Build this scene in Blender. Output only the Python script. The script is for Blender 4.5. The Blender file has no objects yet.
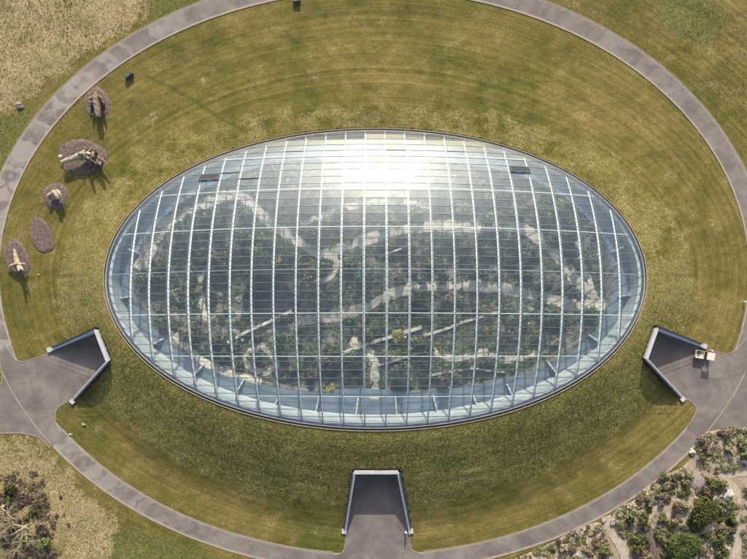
import bpy, bmesh, math, random
import numpy as np
from mathutils import Vector, Matrix, noise as mnoise
R_ = math.radians
random.seed(7); rng = np.random.default_rng(7)
SC = bpy.context.scene; COL = SC.collection

# ------------------------------------------------------------------ camera, sky, sun, exposure
CAMX, CAMY, H, F = -.31, -.893, 105.8, 575.0
cam = bpy.data.cameras.new('camera'); co = bpy.data.objects.new('camera', cam); COL.objects.link(co)
co.location = (CAMX, CAMY, H); co.rotation_euler = (0, 0, 0)
cam.sensor_width = 36; cam.lens = F/747*36; cam.clip_start = 1; cam.clip_end = 6000
SC.camera = co
SUN_EL = R_(25.5)
w = bpy.data.worlds.new('World'); SC.world = w; w.use_nodes = True
wn = w.node_tree.nodes; wl = w.node_tree.links; wn.clear()
sky = wn.new('ShaderNodeTexSky'); sky.sky_type = 'NISHITA'; sky.sun_disc = False
sky.sun_elevation = SUN_EL; sky.sun_rotation = R_(2); sky.air_density = 1.2; sky.dust_density = 1.6; sky.ozone_density = 1.0
bg = wn.new('ShaderNodeBackground'); bg.inputs[1].default_value = .105
wo = wn.new('ShaderNodeOutputWorld')
wtc = wn.new('ShaderNodeTexCoord'); wm = wn.new('ShaderNodeMapping'); wm.inputs['Scale'].default_value = (1, 1, 2.5)
wno = wn.new('ShaderNodeTexNoise'); wno.inputs['Scale'].default_value = 2.6; wno.inputs['Detail'].default_value = 7; wno.inputs['Roughness'].default_value = .6
wr = wn.new('ShaderNodeValToRGB'); wr.color_ramp.elements[0].position = .44; wr.color_ramp.elements[1].position = .66
wr.color_ramp.elements[1].color = (.35, .35, .35, 1)
wmix = wn.new('ShaderNodeMixRGB'); wmix.inputs[2].default_value = (6.5, 6.6, 6.8, 1)
wl.new(wtc.outputs['Generated'], wm.inputs[0]); wl.new(wm.outputs[0], wno.inputs['Vector']); wl.new(wno.outputs[0], wr.inputs[0])
wl.new(wr.outputs[0], wmix.inputs[0]); wl.new(sky.outputs[0], wmix.inputs[1]); 
# thin hazy cloud round the sun brightens that side of the sky
wd = wn.new('ShaderNodeVectorMath'); wd.operation = 'DOT_PRODUCT'; wd.inputs[1].default_value = (0, math.cos(R_(24)), math.sin(R_(24)))
wp = wn.new('ShaderNodeMath'); wp.operation = 'MAXIMUM'; wp.inputs[1].default_value = 0; wq = wn.new('ShaderNodeMath'); wq.operation = 'POWER'; wq.inputs[1].default_value = 10
wg = wn.new('ShaderNodeMixRGB'); wg.blend_type = 'ADD'; wg.inputs[2].default_value = (18, 17.5, 16.5, 1)
wl.new(wtc.outputs['Generated'], wd.inputs[0]); wl.new(wd.outputs['Value'], wp.inputs[0]); wl.new(wp.outputs[0], wq.inputs[0]); wl.new(wq.outputs[0], wg.inputs[0]); wl.new(wmix.outputs[0], wg.inputs[1])
wl.new(wg.outputs[0], bg.inputs[0]); wl.new(bg.outputs[0], wo.inputs[0])
sl = bpy.data.lights.new('sun', 'SUN'); sl.energy = 4.2; sl.angle = R_(.6); sl.color = (1, .91, .76)
so = bpy.data.objects.new('sun', sl); COL.objects.link(so); so.rotation_euler = (-(math.pi/2-SUN_EL), 0, R_(-2))
SC.view_settings.view_transform = 'Standard'; SC.view_settings.look = 'None'
SC.view_settings.exposure = 1.0; SC.view_settings.gamma = 1; SC.view_settings.use_curve_mapping = False
SC.render.engine = 'CYCLES'
SC.cycles.max_bounces = 8; SC.cycles.transparent_max_bounces = 24

# ------------------------------------------------------------------ plan geometry
TILT = .1218; A_, B_, HH = 49.47, 27.5, 8.077
RR = (A_*A_+HH*HH)/(2*HH); RM = (B_*B_+HH*HH)/(2*HH); Z0 = RR-HH
DPHI = .0253; BAR = 1.5237; S0 = -3.03
cT, sT = math.cos(-TILT), math.sin(-TILT)
def tilt(x, y, z): return (x, y*cT-z*sT, y*sT+z*cT)
def zg(y): return -4.3-.02*y                                    # the plane the paths lie on
def tor(phi, th, d=0.0):
    rho = RR-RM+(RM-d)*math.cos(th)
    return tilt(rho*math.sin(phi), (RM-d)*math.sin(th), rho*math.cos(phi)-Z0)
def thend(phi):
    v = (Z0/math.cos(phi)-(RR-RM))/RM
    return math.acos(min(1, max(-1, v)))
PHIMAX = math.asin(A_/RR)
def P(px, py, z=None):                                          # plan position of a point seen in the survey picture
    zz = z if z is not None else -4.3
    for _ in range(5):
        x = CAMX+(px-373.5)*(H-zz)/F; y = CAMY-(py-279.5)*(H-zz)/F
        if z is None: zz = zg(y)
        else: break
    return x, y
NR = 360
def _rim():
    out = []
    for i in range(NR):
        u = 2*math.pi*i/NR
        x = A_*math.cos(u); ph = math.atan2(x, Z0)
        y = RM*math.sin(thend(ph))*(1 if math.sin(u) >= 0 else -1)
        if i in (0, NR//2): y = 0
        out.append((x, y))
    return out
RIM = _rim()                                                    # in the tilted base plane
def rim_off(off):
    o = []
    for i in range(NR):
        a, b = RIM[i-1], RIM[(i+1) % NR]
        t = Vector((b[0]-a[0], b[1]-a[1])).normalized()
        o.append((RIM[i][0]+t.y*off, RIM[i][1]-t.x*off))
    return o
_rw = np.array([tilt(x, y, 0) for x, y in RIM]); _ra = np.arctan2(_rw[:, 1], _rw[:, 0]); _o = np.argsort(_ra)
_ra = _ra[_o]; _rr = np.hypot(_rw[:, 0], _rw[:, 1])[_o]
def rim_r(ang): return np.interp(ang, _ra, _rr, period=2*math.pi)
EI = (-.202, 1.051, 71.86, 54.02); EO = (-.28, 1.26, 75.55, 57.43)   # edges of the ring road
def ell_r(ang, E):
    c, s = np.cos(ang), np.sin(ang)
    a, b = (E[2], E[3]); aa = (c/a)**2+(s/b)**2; bb = -2*(c*E[0]/a**2+s*E[1]/b**2); cc = (E[0]/a)**2+(E[1]/b)**2-1
    return (-bb+np.sqrt(bb*bb-4*aa*cc))/(2*aa)
def mound(x, y):                                                # terrain height
    x = np.asarray(x, float); y = np.asarray(y, float)
    ang = np.arctan2(y, x); r = np.hypot(x, y); r0 = rim_r(ang)+.55; r1 = ell_r(ang, EI)
    t = (r-r0)/(r1-r0)
    s = np.abs(np.sin(np.arctan2(y/27.5, x/49.5)))
    tm = np.where(y > 0, .54+.3*s**2, .52+.30*s**1.3)
    q = np.clip(t/tm, 0, 1); f = 1-(.55*q+.45*q*q*(3-2*q)); f = np.where(q > .82, f*1.0, f)
    f = np.clip(f, 0, 1)
    zr = -np.tan(TILT)*(np.sin(ang)*r0)-.25
    z = zg(y)
    h = (zr-z)*f
    return z+h

# ------------------------------------------------------------------ materials
MATS = {}
def nmat(name):
    m = bpy.data.materials.new(name); m.use_nodes = True; MATS[name] = m
    n = m.node_tree.nodes; return m, n, m.node_tree.links, n['Principled BSDF']
def noise_node(n, l, scale, detail=6, rough=.6, coord='Object', vec=None, dist=0):
    t = n.new('ShaderNodeTexNoise'); t.inputs['Scale'].default_value = scale; t.inputs['Detail'].default_value = detail
    t.inputs['Roughness'].default_value = rough; t.inputs['Distortion'].default_value = dist
    if vec is None:
        c = n.new('ShaderNodeTexCoord'); vec = c.outputs[coord]
    l.new(vec, t.inputs['Vector']); return t
def ramp(n, l, src, stops):
    r = n.new('ShaderNodeValToRGB'); e = r.color_ramp.elements
    while len(e) < len(stops): e.new(.5)
    for k, (p, c) in enumerate(stops): e[k].position = p; e[k].color = (*c, 1) if len(c) == 3 else c
    l.new(src, r.inputs[0]); return r
def mix(n, l, fac, a, b, typ='MIX'):
    m = n.new('ShaderNodeMixRGB'); m.blend_type = typ
    for k, v in ((0, fac), (1, a), (2, b)):
        if hasattr(v, 'is_linked') or hasattr(v, 'links'): l.new(v, m.inputs[k])
        elif k == 0: m.inputs[0].default_value = v
        else: m.inputs[k].default_value = (*v, 1)
    return m.outputs[0]
def simple(name, a, b, scale=3, rough=.7, metal=0, bump=0, bscale=20, detail=6):
    m, n, l, bs = nmat(name)
    t = noise_node(n, l, scale, detail); r = ramp(n, l, t.outputs[0], [(.3, a), (.7, b)])
    l.new(r.outputs[0], bs.inputs['Base Color']); bs.inputs['Roughness'].default_value = rough; bs.inputs['Metallic'].default_value = metal
    if bump:
        t2 = noise_node(n, l, bscale, 8); bp = n.new('ShaderNodeBump'); bp.inputs['Strength'].default_value = bump; bp.inputs['Distance'].default_value = .1
        l.new(t2.outputs[0], bp.inputs['Height']); l.new(bp.outputs[0], bs.inputs['Normal'])
    return m
def ground_mat():
    m, n, l, bs = nmat('turf')
    def att(a):
        q = n.new('ShaderNodeAttribute'); q.attribute_name = a; return q.outputs['Fac']
    big = noise_node(n, l, .045, 6, .65); med = noise_node(n, l, .28, 8, .7); fine = noise_node(n, l, 2.6, 6, .75); vf = noise_node(n, l, 6, 4, .85)
    mp = n.new('ShaderNodeMapping'); mp.inputs['Scale'].default_value = (.35, 2.4, 1)
    tc = n.new('ShaderNodeTexCoord'); l.new(tc.outputs['Object'], mp.inputs[0])
    stripe = noise_node(n, l, 1.0, 5, .7, vec=mp.outputs[0])
    lawn = ramp(n, l, med.outputs[0], [(.34, (.056, .058, .013)), (.46, (.105, .089, .025)), (.56, (.146, .116, .041)), (.68, (.215, .165, .078))]).outputs[0]
    lawn2 = ramp(n, l, big.outputs[0], [(.38, (.058, .068, .014)), (.50, (.120, .099, .029)), (.62, (.182, .135, .051))]).outputs[0]
    lawn = mix(n, l, .5, lawn, lawn2)
    cb = n.new('ShaderNodeCombineXYZ')
    def sca(v, k):
        q = n.new('ShaderNodeMath'); q.operation = 'MULTIPLY'; l.new(v, q.inputs[0]); q.inputs[1].default_value = k; return q.outputs[0]
    l.new(sca(att('ringd'), 1.15), cb.inputs[0]); l.new(sca(att('ringa'), 1.0), cb.inputs[1])
    rn = noise_node(n, l, 1.0, 5, .65, vec=cb.outputs[0]); rs = ramp(n, l, rn.outputs[0], [(.36, (.70, .74, .64)), (.64, (1.25, 1.20, 1.22))]).outputs[0]
    cb2 = n.new('ShaderNodeCombineXYZ'); l.new(sca(att('ringd'), 3.2), cb2.inputs[0]); l.new(sca(att('ringa'), .9), cb2.inputs[1])
    rn2 = noise_node(n, l, 1.0, 4, .6, vec=cb2.outputs[0]); rs2 = ramp(n, l, rn2.outputs[0], [(.36, (.74, .78, .70)), (.64, (1.24, 1.2, 1.2))]).outputs[0]
    wq_ = n.new('ShaderNodeMath'); wq_.operation = 'MULTIPLY_ADD'; l.new(rn.outputs[0], wq_.inputs[0]); wq_.inputs[1].default_value = 5.0; l.new(sca(att('ringd'), 4.4), wq_.inputs[2])
    ws = n.new('ShaderNodeMath'); ws.operation = 'SINE'; l.new(wq_.outputs[0], ws.inputs[0]); wr_ = ramp(n, l, ws.outputs[0], [(0, (.84, .87, .82)), (1, (1.10, 1.08, 1.09))]).outputs[0]
    lawn = mix(n, l, .55, lawn, wr_, 'MULTIPLY'); lawn = mix(n, l, .5, lawn, rs, 'MULTIPLY'); lawn = mix(n, l, .45, lawn, rs2, 'MULTIPLY')
    fg = ramp(n, l, fine.outputs[0], [(.32, (.62, .66, .58)), (.68, (1.36, 1.32, 1.36))]).outputs[0]
    lawn = mix(n, l, .75, lawn, fg, 'MULTIPLY')
    md = ramp(n, l, fine.outputs[0], [(.34, (.050, .050, .014)), (.5, (.134, .118, .036)), (.68, (.29, .235, .10))]).outputs[0]
    mdb = ramp(n, l, med.outputs[0], [(.3, (.8, .88, .75)), (.7, (1.2, 1.12, 1.2))]).outputs[0]
    md = mix(n, l, .8, md, mdb, 'MULTIPLY'); md = mix(n, l, .8, md, rs2, 'MULTIPLY')
    tn = ramp(n, l, fine.outputs[0], [(.32, (.070, .066, .020)), (.5, (.142, .124, .046)), (.68, (.245, .205, .098))]).outputs[0]
    tn = mix(n, l, .8, tn, mdb, 'MULTIPLY'); tn = mix(n, l, .6, tn, rs2, 'MULTIPLY')
    md = mix(n, l, att('tan'), md, tn)
    dry = ramp(n, l, fine.outputs[0], [(.30, (.09, .075, .03)), (.5, (.24, .19, .10)), (.70, (.39, .315, .20))]).outputs[0]
    dryb = ramp(n, l, med.outputs[0], [(.35, (.66, .74, .50)), (.6, (1.08, 1.04, 1.05))]).outputs[0]
    dry = mix(n, l, .9, dry, dryb, 'MULTIPLY')
    lush = ramp(n, l, fine.outputs[0], [(.32, (.046, .052, .013)), (.5, (.098, .094, .028)), (.68, (.18, .155, .062))]).outputs[0]
    lush = mix(n, l, .8, lush, mdb, 'MULTIPLY')
    gravel = ramp(n, l, vf.outputs[0], [(.3, (.21, .165, .115)), (.7, (.34, .28, .21))]).outputs[0]
    gb = ramp(n, l, med.outputs[0], [(.3, (.72, .70, .68)), (.7, (1.15, 1.13, 1.1))]).outputs[0]
    gravel = mix(n, l, .9, gravel, gb, 'MULTIPLY')
    c = lawn
    def soft(a):       # break the edge of a zone up
        ad = n.new('ShaderNodeMath'); ad.operation = 'ADD'; l.new(att(a), ad.inputs[0])
        s = n.new('ShaderNodeMath'); s.operation = 'MULTIPLY_ADD'; l.new(fine.outputs[0], s.inputs[0]); s.inputs[1].default_value = .9; s.inputs[2].default_value = -.45
        s2 = n.new('ShaderNodeMath'); s2.operation = 'MULTIPLY_ADD'; l.new(med.outputs[0], s2.inputs[0]); s2.inputs[1].default_value = 2.2; s2.inputs[2].default_value = -1.1
        s3 = n.new('ShaderNodeMath'); s3.operation = 'ADD'; l.new(s.outputs[0], s3.inputs[0]); l.new(s2.outputs[0], s3.inputs[1])
        l.new(s3.outputs[0] if a != 'gravel' else s.outputs[0], ad.inputs[1])
        r = n.new('ShaderNodeMapRange'); r.inputs['From Min'].default_value = .30; r.inputs['From Max'].default_value = .70; l.new(ad.outputs[0], r.inputs[0]); return r.outputs[0]
    c = mix(n, l, soft('mound'), c, md); c = mix(n, l, soft('lush'), c, lush); c = mix(n, l, soft('dry'), c, dry); c = mix(n, l, soft('gravel'), c, gravel)
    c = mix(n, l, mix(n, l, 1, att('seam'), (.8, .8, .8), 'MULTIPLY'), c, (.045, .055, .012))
    g = ramp(n, l, vf.outputs[0], [(.3, (.55, .56, .54)), (.7, (1.46, 1.44, 1.46))]).outputs[0]
    c = mix(n, l, .85, c, g, 'MULTIPLY')
    l.new(c, bs.inputs['Base Color']); bs.inputs['Roughness'].default_value = .95; bs.inputs['Specular IOR Level'].default_value = .1
    bp = n.new('ShaderNodeBump'); bp.inputs['Strength'].default_value = .7; bp.inputs['Distance'].default_value = .14
    ad = n.new('ShaderNodeMath'); ad.operation = 'ADD'; l.new(fine.outputs[0], ad.inputs[0]); l.new(vf.outputs[0], ad.inputs[1])
    l.new(ad.outputs[0], bp.inputs['Height']); l.new(bp.outputs[0], bs.inputs['Normal'])
    return m
def road_mat(name, edge=True):
    m, n, l, bs = nmat(name)
    big = noise_node(n, l, .22, 7, .65, dist=.4); fine = noise_node(n, l, 14, 5, .8)
    c = ramp(n, l, big.outputs[0], [(.32, (.084, .066, .060)), (.5, (.114, .093, .084)), (.68, (.155, .130, .116))]).outputs[0]
    f = ramp(n, l, fine.outputs[0], [(.3, (.82, .82, .82)), (.7, (1.16, 1.16, 1.16))]).outputs[0]
    c = mix(n, l, 1, c, f, 'MULTIPLY')
    # aggregate, wheel scuffs and hairline cracks
    sc = noise_node(n, l, .55, 4, .55, dist=3.2); sr = ramp(n, l, sc.outputs[0], [(.46, (1, 1, 1)), (.50, (1.28, 1.27, 1.25)), (.54, (1, 1, 1))]).outputs[0]
    c = mix(n, l, .8, c, sr, 'MULTIPLY')
    vo = n.new('ShaderNodeTexVoronoi'); vo.feature = 'DISTANCE_TO_EDGE'; vo.inputs['Scale'].default_value = .16; tcv = n.new('ShaderNodeTexCoord'); wv = noise_node(n, l, 1.4, 5, .6); av = n.new('ShaderNodeMixRGB'); av.blend_type = 'ADD'; av.inputs[0].default_value = .9
    l.new(tcv.outputs['Object'], av.inputs[1]); l.new(wv.outputs['Color'], av.inputs[2]); l.new(av.outputs[0], vo.inputs['Vector'])
    vr = ramp(n, l, vo.outputs['Distance'], [(0, (.62, .6, .6)), (.012, (1, 1, 1))]).outputs[0]; c = mix(n, l, .55, c, vr, 'MULTIPLY')
    if edge:
        uv = n.new('ShaderNodeUVMap'); sx = n.new('ShaderNodeSeparateXYZ'); l.new(uv.outputs[0], sx.inputs[0])
        # worn pale patches across the road every few metres and a dusty verge
        mp = n.new('ShaderNodeMapping'); mp.inputs['Scale'].default_value = (.42, .28, 1); l.new(uv.outputs[0], mp.inputs[0])
        pn = noise_node(n, l, 1.0, 3, .5, vec=mp.outputs[0], dist=.6)
        pr = ramp(n, l, pn.outputs[0], [(.44, (0, 0, 0)), (.56, (1, 1, 1))]).outputs[0]
        bn = n.new('ShaderNodeSeparateXYZ'); tcb = n.new('ShaderNodeTexCoord'); l.new(tcb.outputs['Object'], bn.inputs[0]); br = ramp(n, l, bn.outputs[0], [(0, (.1, .1, .1)), (.001, (.1, .1, .1))]); mr_ = n.new('ShaderNodeMapRange'); mr_.inputs['From Min'].default_value = -30; mr_.inputs['From Max'].default_value = -62; mr_.inputs['To Min'].default_value = .22; mr_.inputs['To Max'].default_value = .9; l.new(bn.outputs[0], mr_.inputs[0]); l.new(mr_.outputs[0], br.inputs[0]); br.color_ramp.elements[0].color = (0, 0, 0, 1); br.color_ramp.elements[1].position = 1; br.color_ramp.elements[1].color = (1, 1, 1, 1); br = br.outputs[0]
        pm = mix(n, l, 1, pr, br, 'MULTIPLY')
        c = mix(n, l, mix(n, l, 1, pm, (.75, .75, .75), 'MULTIPLY'), c, (.24, .21, .188))
        e = n.new('ShaderNodeMath'); e.operation = 'MULTIPLY_ADD'; l.new(fine.outputs[0], e.inputs[0]); e.inputs[1].default_value = .9; l.new(sx.outputs[1], e.inputs[2])
        er = ramp(n, l, e.outputs[0], [(.52, (1, 1, 1)), (.78, (0, 0, 0))]).outputs[0]
        c = mix(n, l, mix(n, l, 1, er, (.8, .8, .8), 'MULTIPLY'), c, (.28, .235, .175))
    l.new(c, bs.inputs['Base Color']); bs.inputs['Roughness'].default_value = .9
    bp = n.new('ShaderNodeBump'); bp.inputs['Strength'].default_value = .25; bp.inputs['Distance'].default_value = .02
    l.new(fine.outputs[0], bp.inputs['Height']); l.new(bp.outputs[0], bs.inputs['Normal'])
    return m
def foliage_mat(name, dark, mid, light, rough=.75):
    m, n, l, bs = nmat(name)
    a = n.new('ShaderNodeAttribute'); a.attribute_name = 'tone'
    oi = n.new('ShaderNodeObjectInfo')
    r = ramp(n, l, a.outputs['Fac'], [(0, dark), (.5, mid), (1, light)]).outputs[0]
    hs = n.new('ShaderNodeHueSaturation'); l.new(r, hs.inputs['Color'])
    q = n.new('ShaderNodeMapRange'); q.inputs['To Min'].default_value = .485; q.inputs['To Max'].default_value = .515; l.new(oi.outputs['Random'], q.inputs[0]); l.new(q.outputs[0], hs.inputs['Hue'])
    q2 = n.new('ShaderNodeMapRange'); q2.inputs['To Min'].default_value = .7; q2.inputs['To Max'].default_value = 1.15; l.new(oi.outputs['Random'], q2.inputs[0]); l.new(q2.outputs[0], hs.inputs['Value'])
    l.new(hs.outputs[0], bs.inputs['Base Color']); bs.inputs['Roughness'].default_value = rough; bs.inputs['Specular IOR Level'].default_value = .25
    return m
def glass_mat():
    m, n, l, bs = nmat('roof_glass'); n.remove(bs)
    out = n['Material Output']
    tr = n.new('ShaderNodeBsdfTransparent'); tr.inputs[0].default_value = (.885, .95, .965, 1)
    g1 = n.new('ShaderNodeBsdfGlossy'); g1.inputs['Roughness'].default_value = .03; g1.inputs[0].default_value = (.78, .93, 1, 1)
    g2 = n.new('ShaderNodeBsdfGlossy'); g2.inputs['Roughness'].default_value = .31; g2.inputs[0].default_value = (1, .97, .92, 1)
    mg = n.new('ShaderNodeMixShader'); dn = noise_node(n, l, .35, 6, .65)
    dr = n.new('ShaderNodeMapRange'); dr.inputs['From Min'].default_value = .3; dr.inputs['From Max'].default_value = .7; dr.inputs['To Min'].default_value = .10; dr.inputs['To Max'].default_value = .28
    l.new(dn.outputs[0], dr.inputs[0]); l.new(dr.outputs[0], mg.inputs[0]); l.new(g1.outputs[0], mg.inputs[1]); l.new(g2.outputs[0], mg.inputs[2])
    fr = n.new('ShaderNodeFresnel'); gm = n.new('ShaderNodeNewGeometry'); ir = n.new('ShaderNodeMapRange')      # a pane reflects alike from both sides
    ir.inputs['To Min'].default_value = 1.5; ir.inputs['To Max'].default_value = 1/1.5; l.new(gm.outputs['Backfacing'], ir.inputs[0]); l.new(ir.outputs[0], fr.inputs[0])
    ma = n.new('ShaderNodeMath'); ma.operation = 'MULTIPLY_ADD'; l.new(fr.outputs[0], ma.inputs[0]); ma.inputs[1].default_value = 1.0; ma.inputs[2].default_value = .06; ma.use_clamp = True
    df = n.new('ShaderNodeBsdfDiffuse'); df.inputs[0].default_value = (.80, .84, .84, 1)
    md = n.new('ShaderNodeMixShader'); d2 = noise_node(n, l, .9, 7, .7); dm = n.new('ShaderNodeMapRange'); dm.inputs['From Min'].default_value = .25; dm.inputs['From Max'].default_value = .75
    dm.inputs['To Min'].default_value = .005; dm.inputs['To Max'].default_value = .04; l.new(d2.outputs[0], dm.inputs[0]); l.new(dm.outputs[0], md.inputs[0]); l.new(tr.outputs[0], md.inputs[1]); l.new(df.outputs[0], md.inputs[2]); tr = md
    mx = n.new('ShaderNodeMixShader'); l.new(ma.outputs[0], mx.inputs[0]); l.new(tr.outputs[0], mx.inputs[1]); l.new(mg.outputs[0], mx.inputs[2])
    l.new(mx.outputs[0], out.inputs[0]); return m
M = dict(
    turf=ground_mat(), road=road_mat('worn_tarmac'), court=road_mat('forecourt_tarmac', False), glass=glass_mat(),
    gravel=simple('sandy_gravel', (.235, .19, .14), (.36, .30, .235), 1.2, .95, bump=.4, bscale=25),
    pale_gravel=simple('pale_gravel', (.14, .105, .072), (.40, .325, .245), .9, .95, bump=.9, bscale=9, detail=9),
    inpath=simple('sandy_path', (.26, .215, .16), (.62, .52, .41), .9, .9, bump=.2, bscale=20),
    white=simple('white_paint', (.80, .79, .73), (.86, .84, .79), 1.5, .6),
    white2=simple('white_plastic', (.55, .55, .52), (.62, .62, .59), 1.5, .5),
    bar=simple('aluminium_bar', (.085, .09, .10), (.14, .145, .155), 2, .5, .2),
    edge=simple('kerb_concrete', (.16, .135, .105), (.27, .23, .18), 1, .85, bump=.2),
    gutter=simple('gutter_paving', (.16, .125, .115), (.26, .21, .19), 1.5, .85),
    dark=simple('dark_metal', (.028, .030, .036), (.05, .052, .06), 2, .5, .3),
    concrete=simple('pale_concrete', (.30, .31, .31), (.44, .45, .44), .5, .8, bump=.15),
    render_grey=simple('grey_wall', (.28, .29, .31), (.38, .39, .41), .7, .85, bump=.15),
    coping=simple('coping_concrete', (.26, .27, .29), (.38, .385, .39), 1.2, .75, bump=.1),
    slate=simple('slate_terrace', (.075, .105, .135), (.17, .20, .23), .35, .6, bump=.1, bscale=4),
    soil=simple('garden_soil', (.016, .017, .016), (.22, .185, .14), .45, .95, bump=.7, bscale=5),
    stone=simple('sandstone', (.30, .26, .21), (.50, .45, .38), 1.2, .9, bump=.5, bscale=6),
    rock=simple('pale_rock', (.20, .18, .15), (.42, .38, .33), 1.3, .85, bump=.6, bscale=5),
    rock2=simple('pink_grey_rock', (.15, .12, .11), (.28, .235, .215), 1.3, .85, bump=.6, bscale=5),
    mulch=simple('bark_mulch', (.022, .015, .013), (.20, .135, .112), 3.2, .95, bump=1.0, bscale=14, detail=10),
    wood=simple('silvered_wood', (.12, .092, .062), (.38, .31, .225), 2.2, .8, bump=.5, bscale=8),
    wood2=simple('bog_wood', (.05, .037, .025), (.19, .145, .10), 2.4, .85, bump=.6, bscale=8),
    bark=simple('pale_bark', (.12, .098, .06), (.28, .235, .155), 3, .85, bump=.4, bscale=12),
    pond=simple('pond_water', (.010, .014, .018), (.016, .02, .026), .5, .08),
    cream=simple('cream_paint', (.46, .41, .32), (.54, .49, .39), 1, .35), tyre=simple('tyre_rubber', (.02, .02, .02), (.035, .035, .035), 5, .9),
    black=simple('black_plastic', (.02, .02, .022), (.035, .035, .038), 5, .6), windscreen=simple('dark_glass', (.03, .035, .04), (.04, .045, .05), 1, .08),
    slab=simple('dark_slab', (.03, .034, .036), (.085, .095, .10), 2.5, .45, bump=.3, bscale=10),
    blue=simple('blue_denim', (.06, .07, .13), (.08, .09, .17), 5, .9), pink=simple('pink_cloth', (.62, .42, .38), (.72, .52, .46), 5, .85),
    whitecloth=simple('white_cloth', (.7, .7, .68), (.8, .8, .78), 5, .85), redcloth=simple('dark_red_cloth', (.28, .05, .05), (.34, .07, .06), 5, .85),
    skin=simple('skin', (.50, .32, .24), (.56, .37, .28), 6, .55), hair=simple('brown_hair', (.05, .03, .02), (.08, .05, .03), 9, .8),
)
FOL = dict(
    green=foliage_mat('foliage_green', (.014, .038, .013), (.052, .100, .030), (.14, .20, .065)),
    olive=foliage_mat('foliage_olive', (.036, .042, .012), (.105, .110, .036), (.215, .205, .085)),
    grey=foliage_mat('foliage_grey_green', (.042, .046, .026), (.110, .112, .062), (.23, .22, .13)),
    lime=foliage_mat('foliage_lime', (.045, .058, .010), (.120, .135, .024), (.24, .235, .055)),
    brown=foliage_mat('foliage_russet', (.042, .029, .018), (.115, .083, .054), (.23, .175, .125)),
    straw=foliage_mat('foliage_straw', (.08, .065, .035), (.21, .17, .10), (.36, .30, .20)),
    oltree=foliage_mat('foliage_olive_green', (.026, .034, .008), (.075, .085, .018), (.155, .155, .042)),
    dktree=foliage_mat('foliage_dark_green', (.018, .028, .007), (.050, .066, .015), (.11, .13, .034)),
    yellow=foliage_mat('flowers_yellow', (.12, .12, .02), (.36, .31, .04), (.60, .52, .10)),
    tuft=foliage_mat('grass_blades', (.046, .048, .011), (.125, .110, .030), (.29, .235, .09)),
    tantuft=foliage_mat('pale_grass_blades', (.075, .070, .020), (.145, .125, .046), (.25, .21, .10)),
    drytuft=foliage_mat('dry_grass_blades', (.11, .09, .04), (.28, .225, .12), (.46, .385, .25)),
)

# ------------------------------------------------------------------ mesh helpers
def tag(o, label=None, cat=None, group=None, kind=None):
    if label: o['label'] = label
    if cat: o['category'] = cat
    if group: o['group'] = group
    if kind: o['kind'] = kind
    return o
def mesh_obj(name, V, Fc, mat, parent=None, smooth=False, uv=None, tone=None):
    me = bpy.data.meshes.new(name); me.from_pydata([tuple(v) for v in V], [], Fc)
    me.materials.append(mat)
    if smooth: me.polygons.foreach_set('use_smooth', [True]*len(me.polygons))
    if uv:
        u = me.uv_layers.new(name='UVMap')
        for lp in me.loops: u.data[lp.index].uv = uv[lp.vertex_index]
    if tone is not None:
        a = me.attributes.new('tone', 'FLOAT', 'POINT'); a.data.foreach_set('value', list(tone))
    me.update()
    o = bpy.data.objects.new(name, me); COL.objects.link(o)
    if parent: o.parent = parent
    return o
def empty(name, loc=(0, 0, 0), rz=0):
    o = bpy.data.objects.new(name, None); COL.objects.link(o); o.location = loc; o.rotation_euler = (0, 0, rz); o.empty_display_size = .5; return o
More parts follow.
